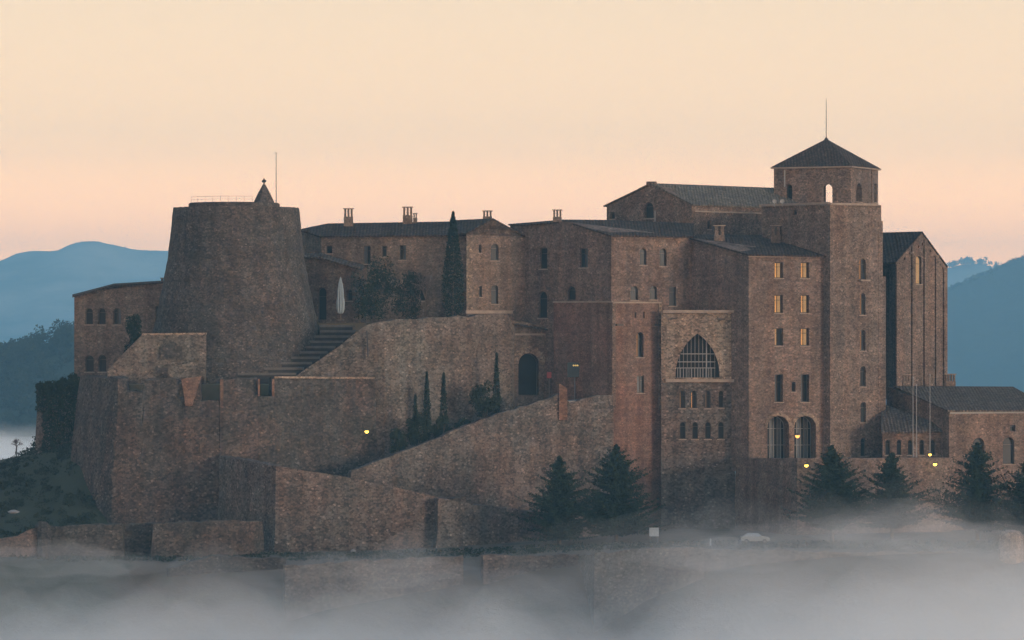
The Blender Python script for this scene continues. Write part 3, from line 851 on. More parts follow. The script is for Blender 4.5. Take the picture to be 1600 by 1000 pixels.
# great pointed arch block
gb = building('arch_block', 'pale stone block with a great pointed arch window and two rows of small windows',
    [(1033, -6.9, 490), (1148.5, -7.3, 488)], [(1148.5, 1, 488), (1033, 1, 490)], Z(598, -7.4), M['pale'],
    {0: [(1090, 521, 590, 69, 'gothic', 'open')]}, depth=1.1)
fG = root_faces[gb.name][0]
ledge(gb, fG, 1036, 1150, 489, .45, .45); ledge(gb, fG, 1040, 1148, 597, .45, .5)
building('', '', [(1033, -6.9, 598), (1148.5, -7.3, 598)], [(1148.5, 1, 598), (1033, 1, 598)], -34.5, M['ramp'],
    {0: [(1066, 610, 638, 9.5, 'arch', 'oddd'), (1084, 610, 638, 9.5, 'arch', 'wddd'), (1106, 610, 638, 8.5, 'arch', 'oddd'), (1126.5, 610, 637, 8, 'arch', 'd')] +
        [(x, 659, 686, 9.5, 'arch', 'd') for x in (1066.5, 1086, 1106, 1126.5)]}, parent=gb, part='lower_wall', depth=.7)
s0, s1 = fG.s_of(1055.5), fG.s_of(1124.5); zb_ = fG.z_of(590, 5); zt_ = fG.z_of(521, 5)
oo = outline('gothic', s0, s1, zb_, zt_)
def arch_top(s):
    zz = [p[1] for p in clip_s(oo, s - .02, s + .02)]
    return max(zz) if zz else zb_
mb = MB(); mb.add([fG.pt(*q, 2.2) for q in scale_outline(oo, -.6)], [tuple(range(len(oo)))]); mb.build('pane', M['glass'], gb)
gr = thing('grille', fG.pt((s0 + s1) / 2, zb_, .8), parent=gb)
def gbar(sa, za, sb, zb2, w, name, mat, ins=.75):
    q = MB(); d = w / 2
    if abs(sa - sb) < 1e-6: p = [fG.pt(sa - d, za, ins), fG.pt(sa + d, za, ins), fG.pt(sa + d, za, ins + w), fG.pt(sa - d, za, ins + w)]; hgt = zb2 - za
    else: p = [fG.pt(sa, za - d, ins), fG.pt(sb, za - d, ins), fG.pt(sb, za - d, ins + w), fG.pt(sa, za - d, ins + w)]; hgt = w
    q.hexa(p + [v + Vector((0, 0, hgt)) for v in p]); q.build(name, M[mat], gr)
for px in (1062, 1068, 1074, 1080, 1086, 1092, 1098, 1104, 1110, 1117):
    s = fG.s_of(px); gbar(s, zb_, s, arch_top(s) - .03, .11 if px not in (1104,) else .2, 'bar', 'palebar' if px == 1104 else 'metal')
for py in (553, 565.5, 575):
    z = fG.z_of(py, 5); ins = [s0 + (s1 - s0) * k / 60 for k in range(61) if arch_top(s0 + (s1 - s0) * k / 60) > z + .05]
    gbar(min(ins), z, min(max(ins), fG.s_of(1118)), z, .13, 'rail', 'palebar', .6)
for k in range(13):
    s = fG.s_of(1059 + k * 4.4); gbar(s, zb_, s, fG.z_of(575, 5), .10, 'baluster', 'palebar', .5)
for px, py in ((1053, 499), (1128, 500)):
    s = fG.s_of(px); z = fG.z_of(py, s); mb = MB(); q = [fG.pt(s - .5, z, -.5), fG.pt(s + .5, z, -.5), fG.pt(s + .5, z, 0), fG.pt(s - .5, z, 0)]
    mb.hexa(q + [v + Vector((0, 0, .25)) for v in q]); mb.build('corbel', M['frame'], gb)

tb = building('brick_turret', 'red masonry turret with a twin arched window beside the great pointed arch',
    [(865, 1.5, 472), (957.5, -8.3, 471), (1033, -5, 473)], [(1033, 4, 473), (865, 8, 472)], -34.0, M['brick'],
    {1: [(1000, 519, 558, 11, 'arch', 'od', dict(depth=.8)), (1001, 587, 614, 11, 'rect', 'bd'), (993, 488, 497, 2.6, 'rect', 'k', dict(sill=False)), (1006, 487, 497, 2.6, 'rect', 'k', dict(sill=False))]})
fT = root_faces[tb.name]
ledge(tb, fT[0], 865, 957.5, 473, .25, .2); ledge(tb, fT[1], 957.5, 1033, 474, .25, .2)
for px in (967, 1037 - 8):
    s = fT[1].s_of(px); z = fT[1].z_of(509, s); mb = MB(); q = [fT[1].pt(s - .6, z, -.5), fT[1].pt(s + .6, z, -.5), fT[1].pt(s + .6, z, 0), fT[1].pt(s - .6, z, 0)]
    mb.hexa(q + [v + Vector((0, 0, .3)) for v in q]); mb.build('corbel', M['frame'], tb)
pilaster(tb, fT[1], 1031.5, .55, 474, 640, .12, 'pale', 'quoin')
pilaster(tb, fT[1], 959, .55, 474, 640, .10, 'church', 'quoin')

# ------------------------------------------------------------------ gate and right-hand low building
gt = building('gate_house', 'shadowed gate wall with a round arched doorway at the top of the ramp',
    [(797, 3.4, 500), (866, 5.2, 512)], [(866, 10, 512), (797, 9, 500)], Z(655, -2), M['house'],
    {0: [(826, 552, 618, 32, 'arch', 'k', dict(sill=False, transoms=0, name='doorway'))]}, depth=1.2)
fg = root_faces[gt.name][0]
s = fg.s_of(826); r0 = (fg.s_of(842) - fg.s_of(810)) / 2; zc_ = fg.z_of(552, s) - r0
for k in range(13):                              # voussoirs round the doorway, one by one
    t0, t1 = math.pi * k / 13 + .012, math.pi * (k + 1) / 13 - .012; q = []
    for ins in (.02, -.16 - .03 * (k % 2)):
        for rr, t in ((r0 + .03, t0), (r0 + 1.15, t0), (r0 + 1.15, t1), (r0 + .03, t1)): q.append(fg.pt(s + rr * math.cos(t), zc_ + rr * math.sin(t), ins))
    mb = MB(); mb.hexa(q); mb.build('voussoir', M['pale'], gt)
ledge(gt, fg, 797, 866, 524, .3, .3)
mb = MB(); mb.slab([P(800, 506, 2.6), P(866, 516, 4.4), P(866, 508, 10), P(800, 500, 9)], .2); mb.build('roof', M['tile'], gt)

rb = building('right_house', 'broad low house with a brown tiled roof and arched windows at the right edge',
    [(1385, 6, 604), (1483, -12.5, 641), (1640, -7, 641)], [(1640, 22, 641), (1385, 20, 604)], -34, M['warm'],
    {1: [(1529, 684, 722, 18, 'arch', 'd'), (1576, 683, 725, 18, 'arch', 'd'), (1582, 664, 674, 9, 'rect', 'd', dict(sill=False))]}, depth=.6)
roof(rb, [[(1396, 603, 4), (1480.5, 641, -13.4), (1645, 641, -7.8), (1583, 604, 10)], [(1583, 604, 10), (1645, 641, -7.8), (1650, 641, 24)], [(1396, 603, 4), (1583, 604, 10), (1650, 641, 24), (1385, 641, 22)]], M['tile_brown'])
ledge(rb, root_faces[rb.name][1], 1483, 1640, 646, .28, .3, 'palebar')
chimney(rb, 1410, 1423, 585, 603, 7, 3); chimney(rb, 1476, 1493, 584, 604, 9, 4)

ac = building('arcade_house', 'little wall with six arched openings under a lean-to roof between tower and right house',
    [(1379, -10.4, 675), (1480, -10, 674)], [(1480, -4, 674), (1379, -3, 675)], -22.5, M['warm'],
    {0: [(x, 687, 711, 7.5, 'arch', 'd') for x in (1387, 1404.5, 1422, 1440, 1457.5, 1474)]})
roof(ac, [[(1377, 675.5, -11), (1481, 674, -10.7), (1481, 668, -9.8), (1377, 630, -.5)]], M['tile_brown'])

def quoins(root, f, end, py0, py1, mat='pale'):
    """long and short corner stones up one end of facade f"""
    s = 0 if end == 0 else f.L; z1, z0 = f.z_of(py0, s), f.z_of(py1, s); mb = MB(); k = 0; z = z0
    while z < z1 - .3:
        h_ = rnd.uniform(.38, .6); w = (.95 if k % 2 else .5) * rnd.uniform(.85, 1.15); p_ = rnd.uniform(.025, .07); a, b = (-.02, w) if end == 0 else (f.L - w, f.L + .02)
        q = [f.pt(a, z, -p_), f.pt(b, z, -p_), f.pt(b, z, .1), f.pt(a, z, .1)]; mb.hexa(q + [v + Vector((0, 0, min(h_, z1 - z) - .03)) for v in q]); z += h_; k += 1
    tag(mb.build('quoins', M[mat], root), kind='stuff')
quoins(hw, root_faces[hw.name][1], 0, 402, 716, 'warm'); quoins(bt, fB[1], 0, 324, 716, 'church'); quoins(k_, root_faces[k_.name][2], 0, 371, 470, 'warm')
quoins(gable_h, root_faces[gable_h.name][0], 0, 368, 490, 'pale'); quoins(ap, fA, 0, 414, 600, 'church'); quoins(rb, root_faces[rb.name][1], 0, 648, 790, 'warm')

# ------------------------------------------------------------------ walls and bastions
ltw = thick_wall('low_terrace_wall', 'pale terrace wall with a slanting end below the round tower',
    [(168, 578, -15.5), (222, 523.5, -15.3), (300, 523, -15.1), (322, 522.5, -15)], 600, M['curtain'], 1.0, amp=.06)
mb = MB()
fz = Facade((168, -15.6), (322, -15.12)); s = fz.s_of(267)
o = outline('arch', fz.s_of(249), fz.s_of(285), fz.z_of(562, s), fz.z_of(534, s))
mb.add([fz.pt(*q, -.12) for q in o] + [fz.pt(*q, .3) for q in o], [tuple(range(len(o)))] + [(k, (k + 1) % len(o), len(o) + (k + 1) % len(o), len(o) + k) for k in range(len(o))])
mb.build('blind_arch', M['bastion'], ltw)
thick_wall('low_parapet', 'short low parapet in front of the walled-up arch', [(262, 574, -17), (300, 566, -17), (321, 563, -17)], 606, M['curtain'], .8, amp=.05)

gbst = thick_wall('great_bastion', 'huge sloping bastion with gun embrasures below the round tower',
    [(124, 588, -9), (150, 588, -15), (176, 590, -21), (184, 592, -22.5), (187, 612, -22.8), (222, 612, -23.4), (226, 594, -23.4), (286, 590, -23.6), (288, 593, -23.6), (312, 590, -23.7), (314, 627, -23.7), (343, 626, -23.7),
     (344, 593, -23.8), (372, 590, -23.6), (402, 590, -23.2), (403.5, 619, -23.2), (427, 619, -22.6), (428.5, 590, -22.5), (500, 590, -19.5), (586, 591, -15.8)], 900, M['bastion'], 2.6, batter=2.6, amp=.2, bulge=.3, cat='bastion', zb=-35)
for px0, px1, py0, py1, Y in ((344, 349, 592, 640, -24.15), (403, 406, 592, 619, -23.6), (425, 428.6, 592, 619, -23.1)):
    mb = MB(); mb.box(((X(px0, Y) + X(px1, Y)) / 2, Y, (Z(py0, Y) + Z(py1, Y)) / 2), (X(px1, Y) - X(px0, Y), .45, Z(py0, Y) - Z(py1, Y)), .05)
    mb.build('jamb', M['orange'], gbst)['label'] = 'embrasure jamb with orange light painted in'
mb = MB(); a, b = P(283, 592, -24.3), P(314, 588, -24.3); c, d = P(290, 634, -24.6), P(300, 634, -24.6); dp = Vector((0, 1.6, 0))
mb.hexa([c, d, d + dp, c + dp, a, b, b + dp, a + dp]); mb.build('jamb', M['orange'], gbst)['label'] = 'tapered merlon side with orange light painted in'
mb = MB(); a, b = P(429, 591, -23), P(585, 592, -16.2); mb.hexa([a, b, b + Vector((0, .9, 0)), a + Vector((0, .9, 0))] + [v + Vector((0, 0, .28)) for v in (a, b, b + Vector((0, .9, 0)), a + Vector((0, .9, 0)))]); mb.build('coping', M['pale'], gbst)
mb = MB(); a, b = P(222, 524, -15.6), P(322, 523, -15.3); mb.hexa([a, b, b + Vector((0, 1.3, 0)), a + Vector((0, 1.3, 0))] + [v + Vector((0, 0, .3)) for v in (a, b, b + Vector((0, 1.3, 0)), a + Vector((0, 1.3, 0)))]); mb.build('coping', M['pale'], ltw)
ucw = thick_wall('upper_curtain_wall', 'high rubble curtain wall rising from the steps to the gate',
    [(462, 588, -14.2), (480, 575, -14.3), (530, 541, -14.5), (572, 508, -14.8), (600, 502, -14.6), (690, 496, -9.4), (796, 490, -3.2), (801, 505, -2.4), (803, 515, 3.6)], 780, M['curtain'], 1.6, batter=.5, amp=.2, bulge=.24, zb=-30)
mb = MB(); mb.tube(P(573, 517, -15.5), P(575, 558, -15.5), .12, n=5); mb.build('drainpipe', M['iron'], ucw)

thick_wall('ramp_wall', 'long reddish wall climbing to the gate behind the two fir trees',
    [(547, 742, -28), (549, 735, -28), (640, 701, -23.6), (760, 653, -18), (850, 625, -13.5), (874, 614, -12.5), (890, 630, -11.7), (910, 623, -10.8), (935, 617, -9.6), (958, 617, -8.6)], 900, M['ramp'], 1.0, batter=.7, amp=.16, bulge=.26, zb=-35)
mb = MB(); p = P(880, 628, -12.6); mb.hexa([Vector((p.x - .65, p.y - .45, Z(656, -12.6))), Vector((p.x + .65, p.y - .45, Z(656, -12.6))), Vector((p.x + .65, p.y + .5, Z(656, -12.6))), Vector((p.x - .65, p.y + .5, Z(656, -12.6))),
    Vector((p.x - .6, p.y - .45, Z(599, -12.6))), Vector((p.x + .6, p.y - .45, Z(607, -12.6))), Vector((p.x + .6, p.y + .5, Z(607, -12.6))), Vector((p.x - .6, p.y + .5, Z(599, -12.6)))])
tag(mb.build('ramp_pier', M['orange']), 'stone pier with orange light painted in, standing on the ramp wall below the notice board', 'pier')
thick_wall('lower_ramp_footing', 'low rubble footing along the ramp wall left of the fir trees',
    [(677, 777, -33.6), (684, 779, -36.6), (760, 790, -32.2), (850, 801, -27.2), (960, 803, -19.5)], 900, M['ramp'], 5.0, batter=.5, amp=.15, bulge=.2, zb=-35)
thick_wall('ravelin_wall', 'angular outer wall with a shadowed left face in front of the bastion',
    [(343, 712, -25.5), (385, 719, -33), (431, 728, -41), (545, 746, -38), (620, 762, -36), (683, 776, -34)], 900, M['ramp'], 1.6, batter=.5, amp=.08, bulge=.1, zb=-36)
mb = MB(); mb.slab([P(345, 714, -25), P(431, 731, -39.5), P(545, 748, -37), P(683, 779, -33), P(684, 779, -30), P(548, 747, -27), P(430, 731, -24)], .4)
tag(mb.build('ravelin_terrace', M['ground']), kind='structure')
tw_ = thick_wall('terrace_wall', 'terrace retaining wall with lamps below the arched hotel windows',
    [(1150, 716, -8.5), (1170, 716, -12), (1246, 716, -24.5), (1360, 716, -20.5), (1484, 715, -15.5)], 900, M['warm'], 1.4, batter=.3, amp=.05, bulge=.08, zb=-35)

thick_wall('ivy_wall', 'ivy-hung ruined wall at the far left edge of the castle', [(57, 606, 3), (90, 601, 0), (128, 597, -6)], 720, M['ramp'], 3.0, batter=.3, amp=.25, bulge=.15, zb=-26)

OW = [('pale broken outwork wall end at the lower left corner', [(-60, 852, -56), (0, 842, -56), (26, 838, -56), (44, 828, -56), (60, 824, -56)], 'ramp'),
      ('short stone pier between two outwork walls at the lower left', [(59, 822, -56.6), (65, 815, -57), (74, 816, -57), (79, 822, -56)], 'tower'),
      ('long low outwork wall with a dark recess below the great bastion', [(70, 823, -54), (120, 821, -53.6), (190, 818, -53), (193, 818, -49.5), (236, 817, -49.8), (239, 818, -52.6), (300, 815, -52), (372, 813, -50.5), (410, 814, -47)], 'bastion'),
      ('low sloping outer wall rising out of the fog at the left', [(262, 888, -68), (335, 868, -67), (447, 873, -66)], 'tower'),
      ('fog-veiled outer wall left of the narrow gap', [(445, 884, -74), (560, 876, -72), (724, 868, -70)], 'curtain'),
      ('fog-veiled outer wall right of the narrow gap', [(755, 868, -70), (850, 868, -68), (905, 866, -67)], 'ramp'),
      ('fog-veiled corner tower of the outer wall in the bottom middle', [(903, 869, -67), (929, 864, -76), (1010, 858, -73), (1100, 855, -70)], 'curtain'),
      ('long outer wall vanishing in fog at the lower right', [(1098, 857, -69), (1300, 862, -66), (1700, 862, -62)], 'curtain')]
for i, (lb, tp, mt) in enumerate(OW):
    o = thick_wall('outwork_wall', lb, tp, 1100, M[mt], 1.8, batter=.6, amp=.18, bulge=.15, zb=-37 if i < 3 else -58)
    o['group'] = 'outwork walls at the foot of the castle'
mb = MB(); c = P(1580, 828, -66)
mb.lathe((c.x, c.y, 0), [(2.0, -58), (1.75, c.z - 2), (1.7, c.z - .8), (1.2, c.z - .2), (.5, c.z)], 14); tag(mb.build('fog_turret', M['pale']), 'small round sentry turret half lost in fog at the lower right', 'turret')

# ------------------------------------------------------------------ steps
st = thing('stone_steps', P(470, 585, -13), 'broad flight of stone steps climbing past the foot of the round tower', 'steps')
ns = 10
for k in range(ns):
    u = k / (ns - 1)
    Y = -14.0 + 12.5 * u; z = Z(586, -14) + (Z(511, -1.5) - Z(586, -14)) * u
    pa, pb = 372 + 128 * min(1, u * 1.15), 462 + 110 * u
    mb = MB(); w = X(pb, Y) - X(pa, Y)
    mb.box(((X(pa, Y) + X(pb, Y)) / 2, Y + 1.4, z - .9), (w, 2.8, 1.8)); so = mb.build('step', M['step'], st)
    mb = MB(); mb.box(((X(pa, Y) + X(pb, Y)) / 2, Y + 1.28, z + .15), (w + .1, 2.9, .36)); mb.build('tread', M['tread'], so)

# ------------------------------------------------------------------ trees and plants
def leaf(mb, c, size, flat=0.0):
    """one small leaf-tuft triangle, randomly turned (flat: 0 any way, 1 lying)"""
    d = Vector((rnd.gauss(0, 1), rnd.gauss(0, 1), rnd.gauss(0, 1) * (1 - flat))).normalized()
    e = Vector((rnd.gauss(0, 1), rnd.gauss(0, 1), rnd.gauss(0, 1) * (1 - flat * .7))).normalized()
    mb.tri(c - d * size * .5, c + d * size * .5, c + e * size * .8)

def clump(mb, c, rad, n, size):
    for _ in range(n):
        v = Vector((rnd.gauss(0, 1), rnd.gauss(0, 1), rnd.gauss(0, 1))).normalized() * (rnd.random() ** .4)
        leaf(mb, c + Vector((v.x * rad[0], v.y * rad[1], v.z * rad[2])), size * rnd.uniform(.6, 1.3))

def fir(px, pyt, pyb, wpx, Y, label, seed, lean=0.0, dense=1.0, skirt=.11):
    """layered fir: tapering trunk, tiers of drooping limbs, needles along every limb"""
    global rnd
    keep, rnd = rnd, random.Random(seed)
    base = P(px, pyb, Y); H = Z(pyt, Y) - base.z; Rm = wpx * .05 * (D + Y) / D
    t = thing('fir_tree', base, label, 'tree', 'fir trees below the walls')
    lm = MB(); lm.tube(base - Vector((0, 0, 1)), base + Vector((lean * H, 0, H * .97)), H * .018 + .08, .03, 8)
    mb = MB(); nb = int(H * 22)
    for j in range(nb):
        f = skirt + (1 - skirt) * (j + rnd.random()) / nb
        f = min(.985, f ** 1.12)
        wav = 1 + .26 * noise.noise(Vector((f * H * .62, seed * 7.7, 0)))
        env = 2.05 * Rm * ((1 - f) ** .92) * (.62 + .38 * min(1, (f - skirt + .03) / .12)) * wav
        an = rnd.random() * 6.283
        r = env * (rnd.uniform(.45, .85) if rnd.random() < .62 else rnd.uniform(.85, 1.22)) * (1 + .18 * noise.noise(Vector((math.cos(an) * 1.5, math.sin(an) * 1.5, f * 6 + seed))))
        o = base + Vector((lean * H * f, 0, H * f)); d = Vector((math.cos(an), math.sin(an), 0))
        up = rnd.uniform(-.02, .22) + .35 * f
        if j % 3 == 0: lm.tube(o, o + d * r * .85 + Vector((0, 0, r * up * .5)), .05, .015, 3, False)
        m = max(4, int(r / .19 * dense))
        for q in range(m):
            u = (q + rnd.random()) / m
            c = o + d * (r * u) + Vector((0, 0, r * (up * u - .22 * u * (1 - u))))
            w = (.34 * (1 - u) + .05) * min(1.5, r * .5)
            for _ in range(5 if u < .8 else 3):
                leaf(mb, c + Vector((-d.y, d.x, 0)) * rnd.uniform(-w, w) + Vector((0, 0, rnd.uniform(-.2, .1))), rnd.uniform(.28, .62) * (1.15 - .5 * u), .45)
    top = base + Vector((lean * H, 0, H))
    for k in range(40):
        u = rnd.random(); leaf(mb, top - Vector((rnd.uniform(-.3, .3) * u, rnd.uniform(-.3, .3) * u, u * 1.6)), .35)
    cr = mb.build('crown', M['conifer'], t)
    lm.build('trunk', M['bark'], t)
    rnd = keep
    return t

fir(874, 713, 852, 96, -40, 'slim dark fir with bare tip left of the fuller fir', 3, dense=1.0)
fir(963, 695, 846, 112, -38, 'full dark fir right of the slim fir, beside the white board', 4, dense=1.15)
fir(1300, 696, 836, 104, -42, 'dark fir under the arched hotel windows, half in fog', 5, dense=1.1)
fir(1394, 708, 832, 96, -40, 'smaller hazy fir before the row of six little arches', 6)
fir(1527, 692, 838, 112, -40, 'open-branched fir in front of the right house window', 7, dense=.7)
fir(1607, 716, 842, 96, -42, 'fir cut off by the right edge of the picture', 8)

def cypress(px, pyt, pyb, wpx, Y, label, seed):
    global rnd
    keep, rnd = rnd, random.Random(seed)
    base = P(px, pyb, Y); H = Z(pyt, Y) - base.z; Rm = wpx * .05 * (D + Y) / D
    t = thing('cypress_tree', base, label, 'tree', 'cypresses in the castle')
    mb = MB(); mb.tube(base - Vector((0, 0, .6)), base + Vector((0, 0, H * .8)), .16, .04, 7); mb.build('trunk', M['bark'], t)
    mb = MB(); n = int(H * Rm * 190 + 500)
    for _ in range(n):
        u = rnd.random() ** .85
        env = Rm * (min(1, (1 - u) * 1.55) ** .75) * (.55 + .45 * min(1, u / .12)) * (1 + .16 * noise.noise(Vector((u * H * 1.1, seed, 0))))
        an = rnd.random() * 6.283; r = env * (rnd.random() ** .35)
        leaf(mb, base + Vector((r * math.cos(an), r * math.sin(an), .1 + H * u)), rnd.uniform(.18, .4))
    for k in range(14): leaf(mb, base + Vector((rnd.uniform(-.08, .08), 0, H * (1 - .05 * rnd.random()))), .3)
    mb.build('crown', M['cypress'], t)
    rnd = keep
cypress(708, 332, 497, 35, -4, 'very tall dark cypress standing before the long house', 21)
cypress(667, 582, 690, 13, -15, 'slim cypress, left of the pair against the curtain wall', 22)
cypress(693, 584, 686, 13, -14, 'slim cypress, right of the pair against the curtain wall', 23)
cypress(776, 553, 652, 11, -9, 'thin cypress beside the gate above the round bush', 24)
cypress(649, 618, 700, 10, -17.5, 'short cypress at the left of the bushes on the ramp', 26)

def shrub(name, px, pyt, pyb, wpx, Y, label, seed, mat='bush', lumps=16, cat='bush', group='bushes on the ramp', trunk=True):
    global rnd
    keep, rnd = rnd, random.Random(seed)
    base = P(px, pyb, Y); H = Z(pyt, Y) - base.z; Rm = wpx * .05 * (D + Y) / D
    t = thing(name, base, label, cat, group)
    if trunk:
        mb = MB()
        for k in range(4):
            a = rnd.random() * 6.28; mb.tube(base - Vector((0, 0, .4)), base + Vector((math.cos(a) * Rm * .4, math.sin(a) * Rm * .4, H * .6)), .09, .03, 5)
        mb.build('trunk', M['bark'], t)
    mb = MB()
    for _ in range(lumps):
        a = rnd.random() * 6.283; q = rnd.random() ** .5 * .72; u = rnd.uniform(.18, .84)
        w = math.sqrt(max(.08, 1 - abs(u * 2 - .9) ** 2.4))
        clump(mb, base + Vector((Rm * q * w * math.cos(a), Rm * q * w * math.sin(a) * .8, H * u)), (Rm * .34, Rm * .34, H * .18), 130, .34)
    mb.build('crown', M[mat], t)
    rnd = keep
shrub('round_bush', 757, 595, 655, 56, -11.5, 'large rounded dark bush on the ramp below the gate', 31, lumps=22)
shrub('ramp_bush', 655, 642, 700, 44, -18, 'dark bush at the foot of the slim cypress pair', 32)
shrub('ramp_bush', 622, 668, 712, 38, -20, 'lowest dark bush at the left end of the planted ramp', 33)
shrub('ramp_bush', 690, 648, 686, 40, -16.5, 'low bush under the right slim cypress', 34)
shrub('ramp_bush', 724, 650, 672, 30, -15, 'small low bush left of the large rounded bush', 35, lumps=9)
shrub('evergreen_tree', 584, 398, 504, 88, 0, 'broad dark evergreen beside the closed white parasol', 36, 'cypress', 30, 'tree', None)
shrub('garden_tree', 638, 420, 502, 62, 1, 'dim leafy tree between the dark evergreen and the bare tree', 37, 'cypress', 20, 'tree', None)
shrub('small_conifer', 209, 488, 560, 34, -8, 'small dark conifer behind the slanting end of the terrace wall', 38, 'cypress', 16, 'tree', None)

def bare(px, pyt, pyb, wpx, Y, label, seed):
    global rnd
    keep, rnd = rnd, random.Random(seed)
    base = P(px, pyb, Y); H = Z(pyt, Y) - base.z
    t = thing('bare_tree', base, label, 'tree')
    mb = MB(); mb.tube(base - Vector((0, 0, .3)), base + Vector((.1, 0, H * .4)), .16, .1, 6); mb.build('trunk', M['bark'], t)
    mb = MB()
    def grow(a, d, L, r, k):
        b = a + d * L; mb.tube(a, b, r, r * .65, 4, False)
        if k == 0: return
        for _ in range(3 if k > 1 else 4):
            nd = (d + Vector((rnd.gauss(0, .5), rnd.gauss(0, .5), rnd.gauss(.12, .35)))).normalized(); grow(a.lerp(b, rnd.uniform(.55, 1)), nd, L * rnd.uniform(.6, .85), r * .6, k - 1)
    for _ in range(5): grow(base + Vector((.1, 0, H * .38)), Vector((rnd.gauss(0, .5), rnd.gauss(0, .4), 1)).normalized(), H * .22, .08, 4)
    mb.build('crown', M['twig'], t)
    rnd = keep
bare(664, 414, 500, 50, 1.5, 'leafless tree with fine purple-grey twigs left of the tall cypress', 41)
bare(25, 684, 707, 20, 8, 'tiny leafless tree on the skyline of the left slope', 43)

# ivy over the ruined wall, scrub on the left flank
iv = MB(); rr = random.Random(5); keep, rnd = rnd, rr
for _ in range(5200):
    px = rr.uniform(57, 130); u = rr.random() ** 1.6; Y = 3 - (px - 57) / 71 * 9
    if px < 66 and u > .35: continue
    p = P(px, 597 + (130 - px) * .08 + u * 115, Y - .35 - rr.random() * .7)
    leaf(iv, p + Vector((0, 0, rr.uniform(-.2, .55))), rr.uniform(.25, .6))
for px, py, w in ((114, 590, 13), (98, 597, 9), (75, 603, 8)):
    clump(iv, P(px, py, -1), (w * .06, .9, .75), 260, .4)
tag(iv.build('climbing_ivy', M['ivy']), 'dark ivy covering the ruined wall at the far left', 'ivy')
sb = MB()
for _ in range(420):
    x = rr.uniform(-86, -62); y = rr.uniform(-38, 16)
    if y > -16 and x > -66: continue
    z = rock(x, y); s_ = rr.uniform(.4, 1.25) * (1 if rr.random() < .8 else 1.7)
    clump(sb, Vector((x, y, z + s_ * .3)), (s_, s_, s_ * .62), 46, .42)
for _ in range(1500):
    x = rr.uniform(-80, 78); y = rr.uniform(-62, -44)
    clump(sb, Vector((x, y, rock(x, y) + .1)), (.8, .8, .3), 12, .34)
tag(sb.build('scrub', M['bush']), 'low dark scrub over the grassy slopes', 'scrub', kind='stuff')

# far-off woods
wd = MB()
for _ in range(620):
    px = rr.uniform(-40, 330); sc = 2100 / 6000
    Y = 1500 - rr.random() ** 1.7 * 330
    top = (500 - interp(RIDGE_WOOD, px)) * sc; k = (1 - abs(Y - 1500) / 380) ** 1.15
    z = -131 + (top + 131) * k; x = (px - 800) * sc * (D + Y) / 2100
    r = rr.uniform(2.6, 5.4); hh = r * rr.uniform(.9, 1.5)
    for _c in range(6):
        v = Vector((rr.gauss(0, .5), rr.gauss(0, .5), rr.uniform(.2, 1.3)))
        clump(wd, Vector((x + v.x * r, Y + v.y * r, z + v.z * hh)), (r * .55, r * .55, r * .5), 30, 1.7)
tag(wd.build('distant_wood', M['wood']), 'far wooded hillside of rounded tree crowns at the left', 'wood', kind='stuff')
pn = MB()
for prof_, Yd, a, b, nn, lo, hi in ((RIDGE_FAR, 9400, -20, 265, 130, 2, 7), (RIDGE_FAR, 9400, 1470, 1620, 60, 6, 20), (RIDGE_RIGHT, 5800, 1440, 1640, 260, 4, 9)):
    sc = (D + Yd) / 6000
    for _ in range(nn):
        px = rr.uniform(a, b)
        if prof_ is RIDGE_FAR and px < 300 and not (20 < px < 60 or 85 < px < 205) and rr.random() < .7: continue
        x = (px - 800) * sc; Y = Yd + rr.uniform(-25, 5); z = -131 + ((500 - interp(prof_, px)) * sc + 131) * (1 - abs(Y - Yd) / (1900 if Yd > 9000 else 1500)) ** 1.15 - 8
        h_ = rr.uniform(lo, hi)
        pn.tube((x, Y, z - 4), (x, Y, z + h_), .6, .3, 4, False)
        clump(pn, Vector((x, Y, z + h_)), (h_ * .5, h_ * .5, h_ * .42), 40, h_ * .35)
tag(pn.build('ridge_pines', M['wood']), 'tiny pines along the crests of the far mountains', 'wood', kind='stuff')
rnd = keep

# ------------------------------------------------------------------ smaller things
p = P(532, 501, -1)
t = thing('parasol', p, 'tall closed white parasol on the terrace beside the round tower', 'parasol')
mb = MB(); mb.tube(p, p + Vector((0, 0, 7.0)), .09, .06, 8); mb.box(p + Vector((0, 0, .1)), (1.0, 1.0, .2)); mb.build('pole', M['bark'], t)
mb = MB(); pts = []; n = 20
for u, r in ((.0, .30), (.03, .52), (.12, .66), (.3, .72), (.42, .60), (.46, .55), (.6, .55), (.8, .36), (.93, .17), (1, .03)):
    for k in range(n):
        a = 6.283 * k / n; q = r * (1 if k % 2 else .72); pts.append((p.x + q * math.cos(a), p.y + q * math.sin(a), p.z + 1.1 + u * 5.8))
mb.add(pts, [(j * n + k, j * n + (k + 1) % n, (j + 1) * n + (k + 1) % n, (j + 1) * n + k) for j in range(9) for k in range(n)])
mb.build('canopy', M['canvas'], t)

